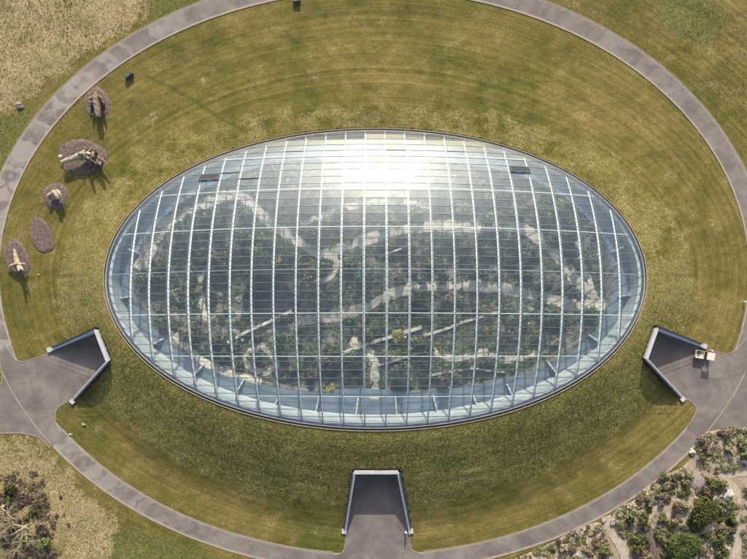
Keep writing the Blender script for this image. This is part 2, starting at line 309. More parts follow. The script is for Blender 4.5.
class MB:
    def __init__(s): s.v = []; s.f = []
    def box(s, x0, x1, y0, y1, z0, z1, M4=None):
        b = len(s.v); c = [(x, y, z) for x in (x0, x1) for y in (y0, y1) for z in (z0, z1)]
        s.v += [tuple(M4 @ Vector(p)) for p in c] if M4 else c
        s.f += [tuple(b+i for i in q) for q in ((0, 1, 3, 2), (4, 6, 7, 5), (0, 4, 5, 1), (2, 3, 7, 6), (0, 2, 6, 4), (1, 5, 7, 3))]; return s
    def prism(s, poly, zb, zt):                    # zb/zt numbers or lists
        n = len(poly); b = len(s.v)
        zb = zb if isinstance(zb, (list, tuple)) else [zb]*n; zt = zt if isinstance(zt, (list, tuple)) else [zt]*n
        s.v += [(p[0], p[1], z) for p, z in zip(poly, zb)]+[(p[0], p[1], z) for p, z in zip(poly, zt)]
        s.f.append(tuple(b+i for i in reversed(range(n)))); s.f.append(tuple(b+n+i for i in range(n)))
        for i in range(n): j = (i+1) % n; s.f.append((b+i, b+j, b+n+j, b+n+i))
        return s
    def tube(s, pts, rad, seg=6, cap=True, jit=0):
        pts = [Vector(p) for p in pts]; n = len(pts)
        rad = rad if isinstance(rad, (list, tuple)) else [rad]*n; b = len(s.v); up = Vector((0, 0, 1))
        for i, p in enumerate(pts):
            t = (pts[min(i+1, n-1)]-pts[max(i-1, 0)]).normalized()
            a = t.cross(up) if abs(t.z) < .95 else t.cross(Vector((1, 0, 0))); a.normalize(); c = a.cross(t)
            for k in range(seg):
                q = 2*math.pi*k/seg; r = rad[i]*(1+random.uniform(-jit, jit)); s.v.append(tuple(p+(a*math.cos(q)+c*math.sin(q))*r))
        for i in range(n-1):
            for k in range(seg):
                k2 = (k+1) % seg; s.f.append((b+i*seg+k, b+i*seg+k2, b+(i+1)*seg+k2, b+(i+1)*seg+k))
        if cap: s.f.append(tuple(b+k for k in reversed(range(seg)))); s.f.append(tuple(b+(n-1)*seg+k for k in range(seg)))
        return s
    def bar(s, pts, nrm, w, h):                    # rectangular bar along points, nrm per point
        pts = [Vector(p) for p in pts]; n = len(pts); b = len(s.v)
        for i, p in enumerate(pts):
            t = (pts[min(i+1, n-1)]-pts[max(i-1, 0)]).normalized(); nn = Vector(nrm[i]); a = t.cross(nn).normalized()
            for sx, sz in ((-1, -1), (1, -1), (1, 1), (-1, 1)): s.v.append(tuple(p+a*sx*w/2+nn*sz*h/2))
        for i in range(n-1):
            for k in range(4): k2 = (k+1) % 4; s.f.append((b+i*4+k, b+i*4+k2, b+i*4+4+k2, b+i*4+4+k))
        s.f.append((b+3, b+2, b+1, b)); e = b+(n-1)*4; s.f.append((e, e+1, e+2, e+3)); return s
    def ball(s, c, r, sx=1, sy=1, sz=1, nu=10, nv=7, jit=0):
        b = len(s.v); 
        for i in range(nv+1):
            th = math.pi*i/nv
            for k in range(nu):
                q = 2*math.pi*k/nu; j = 1+random.uniform(-jit, jit)
                s.v.append((c[0]+r*sx*j*math.sin(th)*math.cos(q), c[1]+r*sy*j*math.sin(th)*math.sin(q), c[2]+r*sz*j*math.cos(th)))
        for i in range(nv):
            for k in range(nu): k2 = (k+1) % nu; s.f.append((b+i*nu+k, b+(i+1)*nu+k, b+(i+1)*nu+k2, b+i*nu+k2))
        return s
    def build(s, name, mat, parent=None, smooth=False): return mesh_obj(name, s.v, s.f, mat, parent, smooth)
def inpoly(x, y, poly):
    x = np.asarray(x); y = np.asarray(y); r = np.zeros(x.shape, bool); n = len(poly)
    for i in range(n):
        x1, y1 = poly[i]; x2, y2 = poly[(i+1) % n]
        with np.errstate(divide='ignore', invalid='ignore'):
            c = ((y1 > y) != (y2 > y)) & (x < (x2-x1)*(y-y1)/(y2-y1+1e-12)+x1)
        r ^= c
    return r
def catmull(pts, k=6, closed=False):
    n = len(pts); out = []
    rngi = range(n if closed else n-1)
    for i in rngi:
        g = (lambda j: Vector(pts[j % n])) if closed else (lambda j: Vector(pts[max(0, min(n-1, j))]))
        p0, p1, p2, p3 = g(i-1), g(i), g(i+1), g(i+2)
        for q in range(k):
            t = q/k; out.append(tuple(.5*((2*p1)+(p2-p0)*t+(2*p0-5*p1+4*p2-p3)*t*t+(3*p1-p0-3*p2+p3)*t**3)))
    if not closed: out.append(tuple(pts[-1]))
    return out

# ------------------------------------------------------------------ entrance courts cut into the mound: plan
#  each: outer end of one side, back corner, back corner, outer end of the other side (picture points of the wall tops)
COURTS = []
def court_plan(name, a, b, c, d, hb):
    pts = []
    for (px, py), hgt in zip((a, b, c, d), (.5, hb, hb, .5)):
        x, y = P(px, py)
        for _ in range(4): x, y = P(px, py, float(zg(y))+hgt)
        pts.append((x, y))
    COURTS.append(dict(name=name, p=pts, hb=hb))
court_plan('west', (51, 350), (95.0, 330.5), (107.0, 361.5), (72.5, 399.5), 4.1)
court_plan('north', (345.5, 530), (354.5, 473), (398, 473), (409.5, 530), 4.5)
court_plan('east', (703.0, 346.5), (657.5, 328.8), (647.0, 359), (682.5, 397.0), 4.1)

# ------------------------------------------------------------------ ground zones (plan polygons read off the picture)
def PP(l): return [P(a, b) for a, b in l]
DRY = [PP([(-60, -40), (158, -40), (140, 12), (116, 34), (70, 62), (30, 95), (14, 108), (-60, 118)]),
       PP([(-60, 438), (12, 438), (40, 444), (62, 470), (90, 498), (118, 514), (112, 545), (95, 600), (-60, 600)])]
LUSH = [PP([(158, -40), (140, 12), (150, 24), (210, -4), (230, -40)]), PP([(-60, 118), (14, 108), (30, 95), (70, 62), (74, 70), (40, 100), (15, 150), (-20, 210), (-60, 230)]),
        PP([(110, 535), (128, 524), (210, 553), (250, 600), (90, 600)]), PP([(650, 0), (700, -10), (735, 20), (700, 50), (665, 30)])]
GRAVEL = [PP([(470, 600), (500, 566), (560, 545), (612, 520), (640, 500), (668, 482), (700, 450), (712, 436), (747, 432), (860, 440), (860, 640), (470, 640)])]
COURT_T = PP([(-60, 392), (2, 394), (5, 380), (1, 358), (9.5, 353), (24.0, 362), (40, 356.5), (53, 350)])
# forecourts: tarmac polygons
FORE = {
 'west': PP([(-75, 385), (-2, 392), (2, 380), (0, 362), (4, 345), (9.7, 351), (16, 359.5), (24.5, 361.5), (38, 357), (51, 350.5), (62, 345), (95, 331.5), (106, 361), (72.5, 398.5), (64, 403), (58, 408), (55.5, 414), (56, 424), (64, 437), (50, 448), (42, 439.5), (30, 434.5), (10, 433), (-75, 436)]),
 'north': PP([(345.8, 529), (355.5, 474), (397, 474), (408.8, 529), (409.5, 545), (414, 551), (424, 554.5), (424, 561), (332, 561), (332, 555.5), (341, 553.5), (345, 546)]),
 'east': PP([(702.5, 348), (690, 342.5), (658, 330), (648, 359), (682.5, 397), (690.5, 401), (695.5, 407), (695, 414), (686, 428), (700, 439), (712, 431.5), (730, 427), (760, 430), (860, 433), (860, 330), (760, 328), (748, 345), (737, 349), (727, 354), (714, 351)]),
}
# ------------------------------------------------------------------ terrain
def axis(lo, hi, step, far, g=1.35):
    a = list(np.arange(lo, hi+1e-6, step)); s = step
    l_ = [a[0]]; r_ = [a[-1]]
    while l_[-1] > -far: s *= g; l_.append(l_[-1]-s)
    s = step
    while r_[-1] < far: s *= g; r_.append(r_[-1]+s)
    return np.array(l_[:0:-1]+a+r_[1:])
gx = axis(-82, 82, .33, 1500); gy = axis(-62, 62, .33, 1500)
X, Y = np.meshgrid(gx, gy, indexing='ij'); X1 = X.ravel().copy(); Y1 = Y.ravel().copy()
_a = np.arctan2(Y1, X1); _r = np.hypot(X1, Y1); _t = rim_r(_a)+.60; _m = np.abs(_r-_t) < .19; X1[_m] = (_t*np.cos(_a))[_m]; Y1[_m] = (_t*np.sin(_a))[_m]
Z1 = mound(X1, Y1)
ang = np.arctan2(Y1, X1); rad = np.hypot(X1, Y1)
far = np.clip((rad-150)/400, 0, 1); Z1 = np.where(rad > 150, zg(np.clip(Y1, -150, 150))-far*3, Z1)
r0 = rim_r(ang); rI = ell_r(ang, EI); rO = ell_r(ang, EO)
onroad = (rad > rI-.4) & (rad < rO+.4)
fore = np.zeros_like(onroad)
for k in FORE: fore |= inpoly(X1, Y1, FORE[k])
def fbm(x, y, s, o=4): 
    out = np.zeros_like(x); a = 1
    for k in range(o):
        # cheap value noise from sines with rotated axes
        t = 1.7*k+.3; c, q = math.cos(t*2.1), math.sin(t*2.1); u = (x*c-y*q)*s*2**k; v = (x*q+y*c)*s*2**k
        out += a*(np.sin(u+1.3*np.sin(v*.7+t))*np.cos(v*1.1+1.7*np.sin(u*.6-t))); a *= .55
    return out
near = rad < 140
und = .10*fbm(X1, Y1, .22)+.035*fbm(X1+50, Y1, 1.3, 3)
inside_ring = (rad < rI-.4)
t_m = np.clip((rad-r0)/(rI-r0), 0, 1)
flatm = np.clip((rI-.6-rad)/4, 0, 1)*inside_ring+np.clip((rad-rO-.6)/5, 0, 1)*(rad > rO)
# keep the undulation away from forecourts
dF = np.full(X1.shape, 99.)
for k in FORE:
    pl = FORE[k]
    for i in range(len(pl)):
        a = np.array(pl[i]); b = np.array(pl[(i+1) % len(pl)]); d = b-a; tt = np.clip(((X1-a[0])*d[0]+(Y1-a[1])*d[1])/(d@d+1e-9), 0, 1)
        dF = np.minimum(dF, np.hypot(X1-a[0]-tt*d[0], Y1-a[1]-tt*d[1]))
flatm *= np.clip(dF/3, 0, 1)*(~fore)
Z1 = np.where(near, Z1+und*flatm*np.clip((rad-r0-1)/2, 0, 1), Z1)
mz = mound(X1, Y1)
Z1 = np.where(fore, zg(Y1)-.03, Z1)
Z1 = np.where(onroad, zg(Y1)-.03, Z1)
Z1 = np.where(near & ~onroad & ~fore & (flatm < .05) & (Z1 < zg(Y1)+.3), Z1-.012, Z1)
# tunnels behind the back walls stay underground; the glasshouse sits in a hollow
Z1 = np.where(rad < r0+.58, -9.5, Z1)
for c in COURTS:
    q = c['p']; cx = sum(p[0] for p in q)/4; cy = sum(p[1] for p in q)/4
    inner = [(p[0]-(cx-p[0])*.45/math.hypot(cx-p[0], cy-p[1]), p[1]-(cy-p[1])*.45/math.hypot(cx-p[0], cy-p[1])) for p in q]
    m_ = inpoly(X1, Y1, inner); Z1 = np.where(m_, zg(Y1)-.03, Z1)
nx, ny = len(gx), len(gy)
idx = np.arange(nx*ny).reshape(nx, ny)
fc = np.stack([idx[:-1, :-1].ravel(), idx[1:, :-1].ravel(), idx[1:, 1:].ravel(), idx[:-1, 1:].ravel()], 1)
me = bpy.data.meshes.new('ground'); me.vertices.add(nx*ny); me.vertices.foreach_set('co', np.stack([X1, Y1, Z1], 1).ravel())
me.loops.add(fc.size); me.loops.foreach_set('vertex_index', fc.ravel()); me.polygons.add(len(fc)); me.polygons.foreach_set('loop_start', np.arange(0, fc.size, 4)); me.polygons.foreach_set('loop_total', np.full(len(fc), 4))
me.update(); me.validate()
def setatt(nm, arr): a = me.attributes.new(nm, 'FLOAT', 'POINT'); a.data.foreach_set('value', arr.astype(np.float32))
def blur(a, n=3):
    a = a.reshape(nx, ny).astype(float)
    for _ in range(n): a = (a+np.roll(a, 1, 0)+np.roll(a, -1, 0)+np.roll(a, 1, 1)+np.roll(a, -1, 1))/5
    return a.ravel()
zone = {}
for nm, L in (('dry', DRY), ('lush', LUSH), ('gravel', GRAVEL)):
    q = np.zeros(X1.shape, bool)
    for pl in L: q |= inpoly(X1, Y1, pl)
    zone[nm] = q & (rad > rO-.2); setatt(nm, blur(zone[nm], 2 if nm == 'gravel' else 45))
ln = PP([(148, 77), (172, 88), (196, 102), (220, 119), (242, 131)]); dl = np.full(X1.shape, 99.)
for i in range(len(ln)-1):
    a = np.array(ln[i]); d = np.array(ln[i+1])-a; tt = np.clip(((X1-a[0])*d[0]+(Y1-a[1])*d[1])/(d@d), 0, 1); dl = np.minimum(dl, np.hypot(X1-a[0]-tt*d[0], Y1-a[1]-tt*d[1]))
setatt('seam', np.clip(1-dl/.55, 0, 1))                       # a narrow line of darker green grass across the upper left lawn
s_ = np.abs(np.sin(np.arctan2(Y1/27.5, X1/49.5)))
mt = np.where(Y1 > 0, .50-.30*s_**2, .52+.10*s_**1.3)
zone['mound'] = (t_m < mt) & inside_ring
setatt('mound', blur(zone['mound'], 30)*np.clip(1-(Y1+2)/14, .5, 1)); setatt('tan', np.clip((Y1+14)/16, 0, 1)); setatt('ringd', np.clip(rad-r0, -5, 80)); setatt('ringa', np.hypot(X1/60, Y1/60)*0+np.abs(ang)*6+.15*X1)
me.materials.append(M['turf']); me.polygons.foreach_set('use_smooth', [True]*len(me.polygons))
go = bpy.data.objects.new('ground', me); COL.objects.link(go); tag(go, kind='structure')

# ------------------------------------------------------------------ ring road, forecourts, edging
def band(name, Ea, Eb, dz, mat, n=360, across=6, grow=(0, 0), kind='structure'):
    V = []; Fc = []; UV = []; s = 0; last = None
    for i in range(n+1):
        u = 2*math.pi*i/n; ra = float(ell_r(u, Ea))+grow[0]; rb = float(ell_r(u, Eb))+grow[1]
        mid = ((ra+rb)/2*math.cos(u), (ra+rb)/2*math.sin(u))
        if last: s += math.hypot(mid[0]-last[0], mid[1]-last[1])
        last = mid
        for k in range(across+1):
            r = ra+(rb-ra)*k/across; x, y = r*math.cos(u), r*math.sin(u); V.append((x, y, zg(y)+dz)); UV.append((s, min(k, across-k)/across*(rb-ra)))
    for i in range(n):
        for k in range(across): a = i*(across+1)+k; Fc.append((a, a+across+1, a+across+2, a+1))
    o = mesh_obj(name, V, Fc, mat, uv=UV); return tag(o, kind=kind)
band('road', EI, EO, .012, M['road'])
def sheet(name, poly, dz, mat, kind='structure', rot=0):
    bm = bmesh.new(); vs = [bm.verts.new((x, y, zg(y)+dz)) for x, y in poly]; f = bm.faces.new(vs); bmesh.ops.triangulate(bm, faces=[f])
    bmesh.ops.recalc_face_normals(bm, faces=bm.faces)
    for f in bm.faces:
        if f.normal.z < 0: f.normal_flip()
    me = bpy.data.meshes.new(name); bm.to_mesh(me); bm.free(); me.materials.append(mat); o = bpy.data.objects.new(name, me); COL.objects.link(o); return tag(o, kind=kind)
for i, k in enumerate(FORE): sheet('forecourt', FORE[k], .018, M['court'])
# pale kerb lines round the lawns
def kerb(ptspx, wdt=.14, hgt=.06, lab=None, name='kerb', mat='edge', world=None):
    pts = world or [P(*p) for p in ptspx]; pts = catmull([(p[0], p[1]) for p in pts], 6)
    mb = MB(); mb.bar([(x, y, zg(y)+hgt/2) for x, y in pts], [(0, 0, 1)]*len(pts), wdt, hgt); o = mb.build(name, M[mat]); return tag(o, kind='structure')
def ell_arc(E, a0, a1, n=60, g=0):
    return [((float(ell_r(R_(a0+(a1-a0)*i/n), E))+g)*math.cos(R_(a0+(a1-a0)*i/n)), (float(ell_r(R_(a0+(a1-a0)*i/n), E))+g)*math.sin(R_(a0+(a1-a0)*i/n))) for i in range(n+1)]
def angpx(px, py): x, y = P(px, py); return math.degrees(math.atan2(y, x)) % 360
kerb(0, world=ell_arc(EI, angpx(747, 330)-360, angpx(7, 345), 160, -.1))
kerb(0, world=ell_arc(EI, angpx(60, 431), angpx(332, 554.5), 60, -.1))
kerb(0, world=ell_arc(EI, angpx(424, 554.5), angpx(686, 427), 60, -.1))
kerb([(7, 345), (9.7, 351), (16, 359.5), (24.5, 361.5), (38, 357), (50, 351.5)])
kerb([(71, 400.5), (64, 403.5), (58, 408), (55.5, 414), (56, 424), (61, 432)])
kerb([(345.2, 531), (345, 546), (341, 553), (332, 555)]); kerb([(410, 531), (410, 545), (414, 551), (424, 554.5)])
kerb([(684, 398.5), (690.5, 401), (695.5, 407), (695, 414), (686, 428)]); kerb([(704, 348), (714, 351), (727, 353.5), (737, 349), (748, 335)])
kerb(0, world=ell_arc(EO, angpx(50, 448), angpx(330, 572), 60, .1), wdt=.14); kerb(0, world=ell_arc(EO, angpx(430, 572), angpx(700, 438), 60, .12), wdt=.2)
kerb([(50, 448), (42, 439.5), (30, 434.5), (10, 433), (-60, 436)]); kerb([(-4, 392), (2, 380), (0, 362)])
kerb(0, world=ell_arc(EO, angpx(760, 300)-360, angpx(-10, 360), 160, .1), wdt=.15)
# a strip of lighter setts where the road crosses the east and west forecourts
for a, b in ((angpx(747, 372), angpx(700, 439)), (angpx(-4, 372), angpx(47, 446))):
    if a-b > 180: b += 360
    kerb(0, world=ell_arc(EO, a, b, 30, 0), wdt=.22, hgt=.024, name='paving_strip')

# ------------------------------------------------------------------ retaining walls of the entrance courts
DIRN = {'west': 'left', 'north': 'lower', 'east': 'right'}
LAB = {'west': 'grey retaining walls around the sunken forecourt left of the glasshouse', 'north': 'grey retaining walls around the sunken forecourt below the glasshouse',
       'east': 'grey retaining walls around the sunken forecourt right of the glasshouse beside the utility cart'}
for c in COURTS:
    a, b, c2, d = [Vector(p) for p in c['p']]; hb = c['hb']; root = empty('retaining_wall', (0, 0, 0)); tag(root, LAB[c['name']], 'wall')
    cen = (a+b+c2+d)/4
    def side(p0, p1, h0, h1, th=.36, nm='side_wall'):
        t = (p1-p0).normalized(); nrm = Vector((t.y, -t.x))
        if (cen-(p0+p1)/2).dot(nrm) > 0: nrm = -nrm           # outward
        g0, g1 = zg(p0.y), zg(p1.y)
        q = [p0+nrm*-.16, p1+nrm*-.16, p1+nrm*(th-.16), p0+nrm*(th-.16)]
        MB().prism([tuple(v) for v in q], [g0-.5, g1-.5, g1-.5, g0-.5], [g0+h0, g1+h1, g1+h1, g0+h0]).build(nm, M['render_grey'], root)
        e = .04; q = [p0+nrm*(-.2)-t*e, p1+nrm*(-.2)+t*e, p1+nrm*(th-.12)+t*e, p0+nrm*(th-.12)-t*e]
        z0, z1 = g0+h0+.003, g1+h1+.003
        MB().prism([tuple(v) for v in q], [z0, z1, z1, z0], [z0+.09, z1+.09, z1+.09, z0+.09]).build('coping', M['coping'], root)
        return nrm, t, th
    for p0, p1 in ((a, b), (d, c2)):
        t = (p1-p0).normalized(); L = (p1-p0).length
        nrm, t, th = side(p0, p1-t*.0, .35, hb)
        # dark steel guard rail standing in the grass behind the coping
        mb = MB(); n = 9
        def rp(k, off, dz):
            p = p0+t*(L*k)+nrm*(th-.12+off); return (p.x, p.y, zg(p.y)+.35+(hb-.35)*k+dz)
        mb.prism([tuple((p0+t*(L*k)+nrm*o)) for k, o in ((.06, th-.10), (.995, th-.10), (.995, th+.16), (.06, th+.16))], [rp(k, 0, -.6)[2] for k in (.06, .995, .995, .06)], [rp(k, 0, .30)[2] for k in (.06, .995, .995, .06)])
        mb.build('planter_edge', M['dark'], root)
        mb = MB()
        for i in range(n): k = .08+.9*i/(n-1); mb.tube([rp(k, .15, .1), rp(k, .15, 1.15)], .025, 5)
        mb.tube([rp(.08, .15, 1.15), rp(.98, .15, 1.15)], .03, 5); mb.tube([rp(.08, .15, .72), rp(.98, .15, .72)], .018, 5)
        mb.build('railing', M['dark'], root)
        # flared foot of the wall
        p = p0-t*.35+nrm*.1; MB().prism([tuple(p+t*x+nrm*y) for x, y in ((-.45, -.35), (.3, -.35), (.3, .55), (-.45, .55))], zg(p.y)-.2, zg(p.y)+.42).build('wall_foot', M['coping'], root)
    side(b, c2, hb-.02, hb-.02, .55, 'back_wall')
    t = (c2-b).normalized(); L = (c2-b).length; m_ = (b+c2)/2; nrm = Vector((t.y, -t.x))
    if (cen-m_).dot(nrm) < 0: nrm = -nrm
    g = zg(m_.y); 
    rot = math.atan2(t.y, t.x); M4 = Matrix.Translation((m_.x+nrm.x*.16, m_.y+nrm.y*.16, g)) @ Matrix.Rotation(math.atan2(nrm.y, nrm.x)-math.pi/2, 4, 'Z')
    fr = MB()
    for x in (-2.0, -1.0, 0, 1.0, 2.0): fr.box(x-.05, x+.05, .0, .10, 0, 2.5, M4)
    fr.box(-2.05, 2.05, .0, .11, 2.5, 2.62, M4); ob = fr.build('door_frame', M['coping'], root)
    MB().box(-1.95, 1.95, .01, .05, .05, 2.5, M4).build('door', M['windscreen'], root)

# ------------------------------------------------------------------ the glasshouse
GH = empty('glasshouse', (0, 0, -4.3)); tag(GH, 'large oval glasshouse with curved glass roof on white arches, set into the mound', 'glasshouse')
GH_parts = []
def gpart(o): o.parent = GH; o.matrix_parent_inverse = Matrix.Translation((0, 0, 4.3)); return o
def lerp_arc(i): return (i-11.5)*DPHI
BARTH = [(S0+(16.5-j)*BAR)/RM for j in range(-7, 38)]     # ascending j -> descending theta
BARTH = sorted(BARTH)
edges_phi = [-PHIMAX+1e-5]+[lerp_arc(i) for i in range(24)]+[PHIMAX-1e-5]
def clip(poly, n, c):
    out = []
    for i in range(len(poly)):
        p, q = poly[i], poly[(i+1) % len(poly)]; dp = n[0]*p[0]+n[1]*p[1]-c; dq = n[0]*q[0]+n[1]*q[1]-c
        if dp <= 0: out.append(p)
        if dp*dq < 0: t = dp/(dp-dq); out.append((p[0]+(q[0]-p[0])*t, p[1]+(q[1]-p[1])*t))
    return out
VENTS = {}
def ventkey(px, py):   # which pane lies under that picture point
    best = None
    for bi in range(25):
        ph = (edges_phi[bi]+edges_phi[bi+1])/2
        for k in range(len(BARTH)-1):
            th = (BARTH[k]+BARTH[k+1])/2
            if abs(th) > thend(ph): continue
            x, y, z = tor(ph, th); u = 373.5+F*(x-CAMX)/(H-z); v = 279.5-F*(y-CAMY)/(H-z); d = math.hypot(u-px, v-py)
            if best is None or d < best[0]: best = (d, bi, k)
    return best[1:]
for px, py, an in [(519, 168, 14), (224, 171, 5), (209, 178, 14), (249, 175, 4), (297, 149, 1.2), (396, 147, 1.6), (456, 149, 1.2)]:
    VENTS[ventkey(px, py)] = an
for bi in range(25):
    p0, p1 = edges_phi[bi], edges_phi[bi+1]; V = []; Fc = []
    sub = 5 if bi in (0, 24) else 3
    cps = [p0+(p1-p0)*k/sub for k in range(sub+1)]
    for k in range(len(BARTH)-1):
        t0, t1 = BARTH[k], BARTH[k+1]
        poly = [(p0, t0), (p1, t0), (p1, t1), (p0, t1)]
        for sg in (1, -1):
            for q in range(sub):
                a, b = cps[q], cps[q+1]; ea, eb = sg*thend(a), sg*thend(b)
                m_ = (eb-ea)/(b-a); n_ = (-m_*sg, sg*1.0); c_ = (ea-m_*a)*sg
                if poly: poly = clip(poly, n_, c_)
        if len(poly) < 3: continue
        ar = abs(sum(poly[i][0]*poly[(i+1) % len(poly)][1]-poly[(i+1) % len(poly)][0]*poly[i][1] for i in range(len(poly))))/2
        if ar < 2e-6: continue
        pts = [Vector(tor(a, b)) for a, b in poly]; c_ = sum(pts, Vector())/len(pts)
        ph, th = (p0+p1)/2, (t0+t1)/2; n0 = Vector(tilt(math.cos(th)*math.sin(ph), math.sin(th), math.cos(th)*math.cos(ph)))
        if (bi, k) in VENTS and len(poly) == 4:
            an = R_(VENTS[(bi, k)]); hinge = (pts[2]+pts[3])/2; ax = (pts[2]-pts[3]).normalized()
            rot = Matrix.Rotation(-an, 3, ax)
            q = [hinge+rot @ (p-hinge)+n0*.04 for p in pts]
            vb = MB(); nn = (q[1]-q[0]).cross(q[3]-q[0]).normalized(); nn = nn if nn.z > 0 else -nn
            o = mesh_obj('roof_vent', q, [(0, 1, 2, 3)] if (q[1]-q[0]).cross(q[3]-q[0]).z > 0 else [(3, 2, 1, 0)], M['windscreen'] if VENTS[(bi, k)] >= 14 else M['glass']); gpart(o)  # steeper vents: shade of the open gap put into a dark pane colour
            for i in range(4): vb.bar([q[i], q[(i+1) % 4]], [nn]*2, .09, .08)
            f_ = vb.build('vent_frame', M['bar'], o)
            continue
        # each pane sits a hair out of true
        u = Vector((1, 0, 0)); v = n0.cross(u).normalized(); ta, tb = random.gauss(0, .0035), random.gauss(0, .0035)
        b = len(V)
        for p in pts: dlt = p-c_; h = dlt.dot(n0); V.append(tuple(p-n0*h+n0*(u.dot(dlt)*ta+v.dot(dlt)*tb)))
        pl = list(range(b, b+len(poly)))
        area_sign = sum(poly[i][0]*poly[(i+1) % len(poly)][1]-poly[(i+1) % len(poly)][0]*poly[i][1] for i in range(len(poly)))
        Fc.append(tuple(pl) if area_sign > 0 else tuple(reversed(pl)))
    if Fc: gpart(mesh_obj('glazing', V, Fc, M['glass']))
def nrm_at(ph, th): return tilt(math.cos(th)*math.sin(ph), math.sin(th), math.cos(th)*math.cos(ph))
for i in range(24):                                   # arches and the glazing bars above them
    ph = lerp_arc(i); te = thend(ph); n = max(8, int(te*60))
    ths = [-te+2*te*k/n for k in range(n+1)]
    gpart(MB().tube([tor(ph, t, .52) for t in ths], [.13+.07*math.cos(t/te*math.pi/2) for t in ths], 8).build('arch', M['white'], smooth=True))
    gpart(MB().bar([tor(ph, t, -.02) for t in ths], [nrm_at(ph, t) for t in ths], .11, .10).build('glazing_rib', M['bar']))
def phend(th):                                        # widest phi at which theta is still inside
    lo, hi = 0, PHIMAX
    if thend(0) <= abs(th): return 0
    for _ in range(40):
        m_ = (lo+hi)/2
        if thend(m_) > abs(th): lo = m_
        else: hi = m_
    return lo
for th in BARTH:
    pe = phend(th)
    if pe < .01: continue
    n = max(6, int(pe*150)); ps = [-pe+2*pe*k/n for k in range(n+1)]
    gpart(MB().bar([tor(p, th, -.01) for p in ps], [nrm_at(p, th) for p in ps], .095, .09).build('glazing_bar', M['bar']))
for k in range(-3, 5):
    th = (S0+(16.5-(14.5+5*k))*BAR)/RM; pe = phend(th)*.992
    if pe < .01: continue
    n = max(6, int(pe*150)); ps = [-pe+2*pe*q/n for q in range(n+1)]
    gpart(MB().tube([tor(p, th, .50) for p in ps], .048, 6).build('purlin', M['white'], smooth=True))
# rim: upstand, ring beam, gutter and outer kerb
def ringsolid(o0, o1, z0, z1, name, mat, smooth=False):   # offsets from the rim, heights above the tilted base plane
    a, b = rim_off(o0), rim_off(o1); V = []; Fc = []
    for i in range(NR):
        for (x, y), z in ((a[i], z0), (b[i], z0), (b[i], z1), (a[i], z1)): V.append(tilt(x, y, z))
    for i in range(NR):
        j = (i+1) % NR
        for k in range(4): k2 = (k+1) % 4; Fc.append((4*i+k, 4*j+k, 4*j+k2, 4*i+k2))
    return gpart(mesh_obj(name, V, Fc, mat))
ringsolid(-.12, .06, -.75, .05, 'roof_edge', M['bar'])
ringsolid(.06, .12, -.12, .07, 'drip_edge', M['coping'])
ringsolid(-.30, .64, -1.0, -.72, 'gutter', M['gutter'])
ringsolid(.54, .66, -1.2, -.17, 'gutter_kerb', M['edge'])
# inner concrete wall down to the floor
FL = -3.9
a, b, c0 = rim_off(-.30), rim_off(-.75), rim_off(-.75); V = []; Fc = []
for i in range(NR):
    pa, pb = tilt(*a[i], -.5), tilt(*b[i], -.62); V += [pa, pb, (pb[0], pb[1], FL-1), (pa[0], pa[1], FL-1)]
for i in range(NR):
    j = (i+1) % NR
    for k in range(3): Fc.append((4*i+k, 4*j+k, 4*j+k+1, 4*i+k+1))
gpart(mesh_obj('perimeter_wall', V, Fc, M['concrete']))
# concrete fins against the wall
ro = rim_off(-.75)
def fin(px0, py0, px1, py1):
    x0, y0 = P(px0, py0, FL+.6); x1, y1 = P(px1, py1, FL+.3); a = Vector((x0, y0)); b = Vector((x1, y1)); t = (b-a).normalized(); nn = Vector((t.y, -t.x))*.13
    q = [tuple(a-t*.3-nn), tuple(a-t*.3+nn), tuple(b+nn), tuple(b-nn)]
    gpart(MB().prism(q, FL-.1, [FL+1.6, FL+1.6, FL+.35, FL+.35]).build('buttress', M['concrete']))
for q in [(273, 409, 279, 396), (316, 412, 319, 397), (356, 415, 358, 398), (396.5, 415, 395.5, 397), (437, 412, 433, 394), (477, 406, 473, 395), (512, 396, 507, 384), (555, 372, 547, 361), (597, 341, 588, 334), (628, 295, 618, 296.5), (238, 390, 244, 379), (196, 373, 204, 364), (154, 344, 164, 338), (122, 298, 132, 296), (131, 250, 139, 254), (620, 248, 612, 252)]:
    fin(*q)

# ------------------------------------------------------------------ garden under the glass
def zin(x, y):
    x = np.asarray(x, float); y = np.asarray(y, float); z = np.full(x.shape, -4.9)
    for px, py, rx, ry, h in [(250, 290, 9, 8, -2.2), (300, 318, 8, 4, -2.0), (345, 335, 9, 3.4, -1.2), (225, 280, 8, 6, -1.3), (470, 262, 18, 3.4, -1.0), (520, 300, 14, 2.2, -.9), (200, 330, 10, 6, .7), (440, 360, 20, 5, .6), (300, 200, 16, 8, .6), (560, 240, 12, 6, .4), (420, 315, 16, 3, -.5)]:
        cx, cy = P(px, py, -5); z = z+h*np.exp(-(((x-cx)/rx)**2+((y-cy)/ry)**2))
    z = z+.10*fbm(x, y, .35, 3)
    ang = np.arctan2(y, x); e = rim_r(ang)-np.hypot(x, y)
    k = np.clip((5.4-e)/1.4, 0, 1); k = k*k*(3-2*k)
    return z*(1-k)+FL*k
n1, n2 = 150, 260; V = []; Fc = []
for i in range(n1+1):
    for k in range(n2):
        u = 2*math.pi*k/n2; r = (float(rim_r(u))-.4)*i/n1; V.append((r*math.cos(u), r*math.sin(u)))
V = np.array(V); Zi = zin(V[:, 0], V[:, 1])
for i in range(n1):
    for k in range(n2): k2 = (k+1) % n2; Fc.append((i*n2+k, (i+1)*n2+k, (i+1)*n2+k2, i*n2+k2))
o = mesh_obj('garden_floor', np.column_stack([V, Zi]), Fc, M['soil'], smooth=True); tag(o, kind='structure')
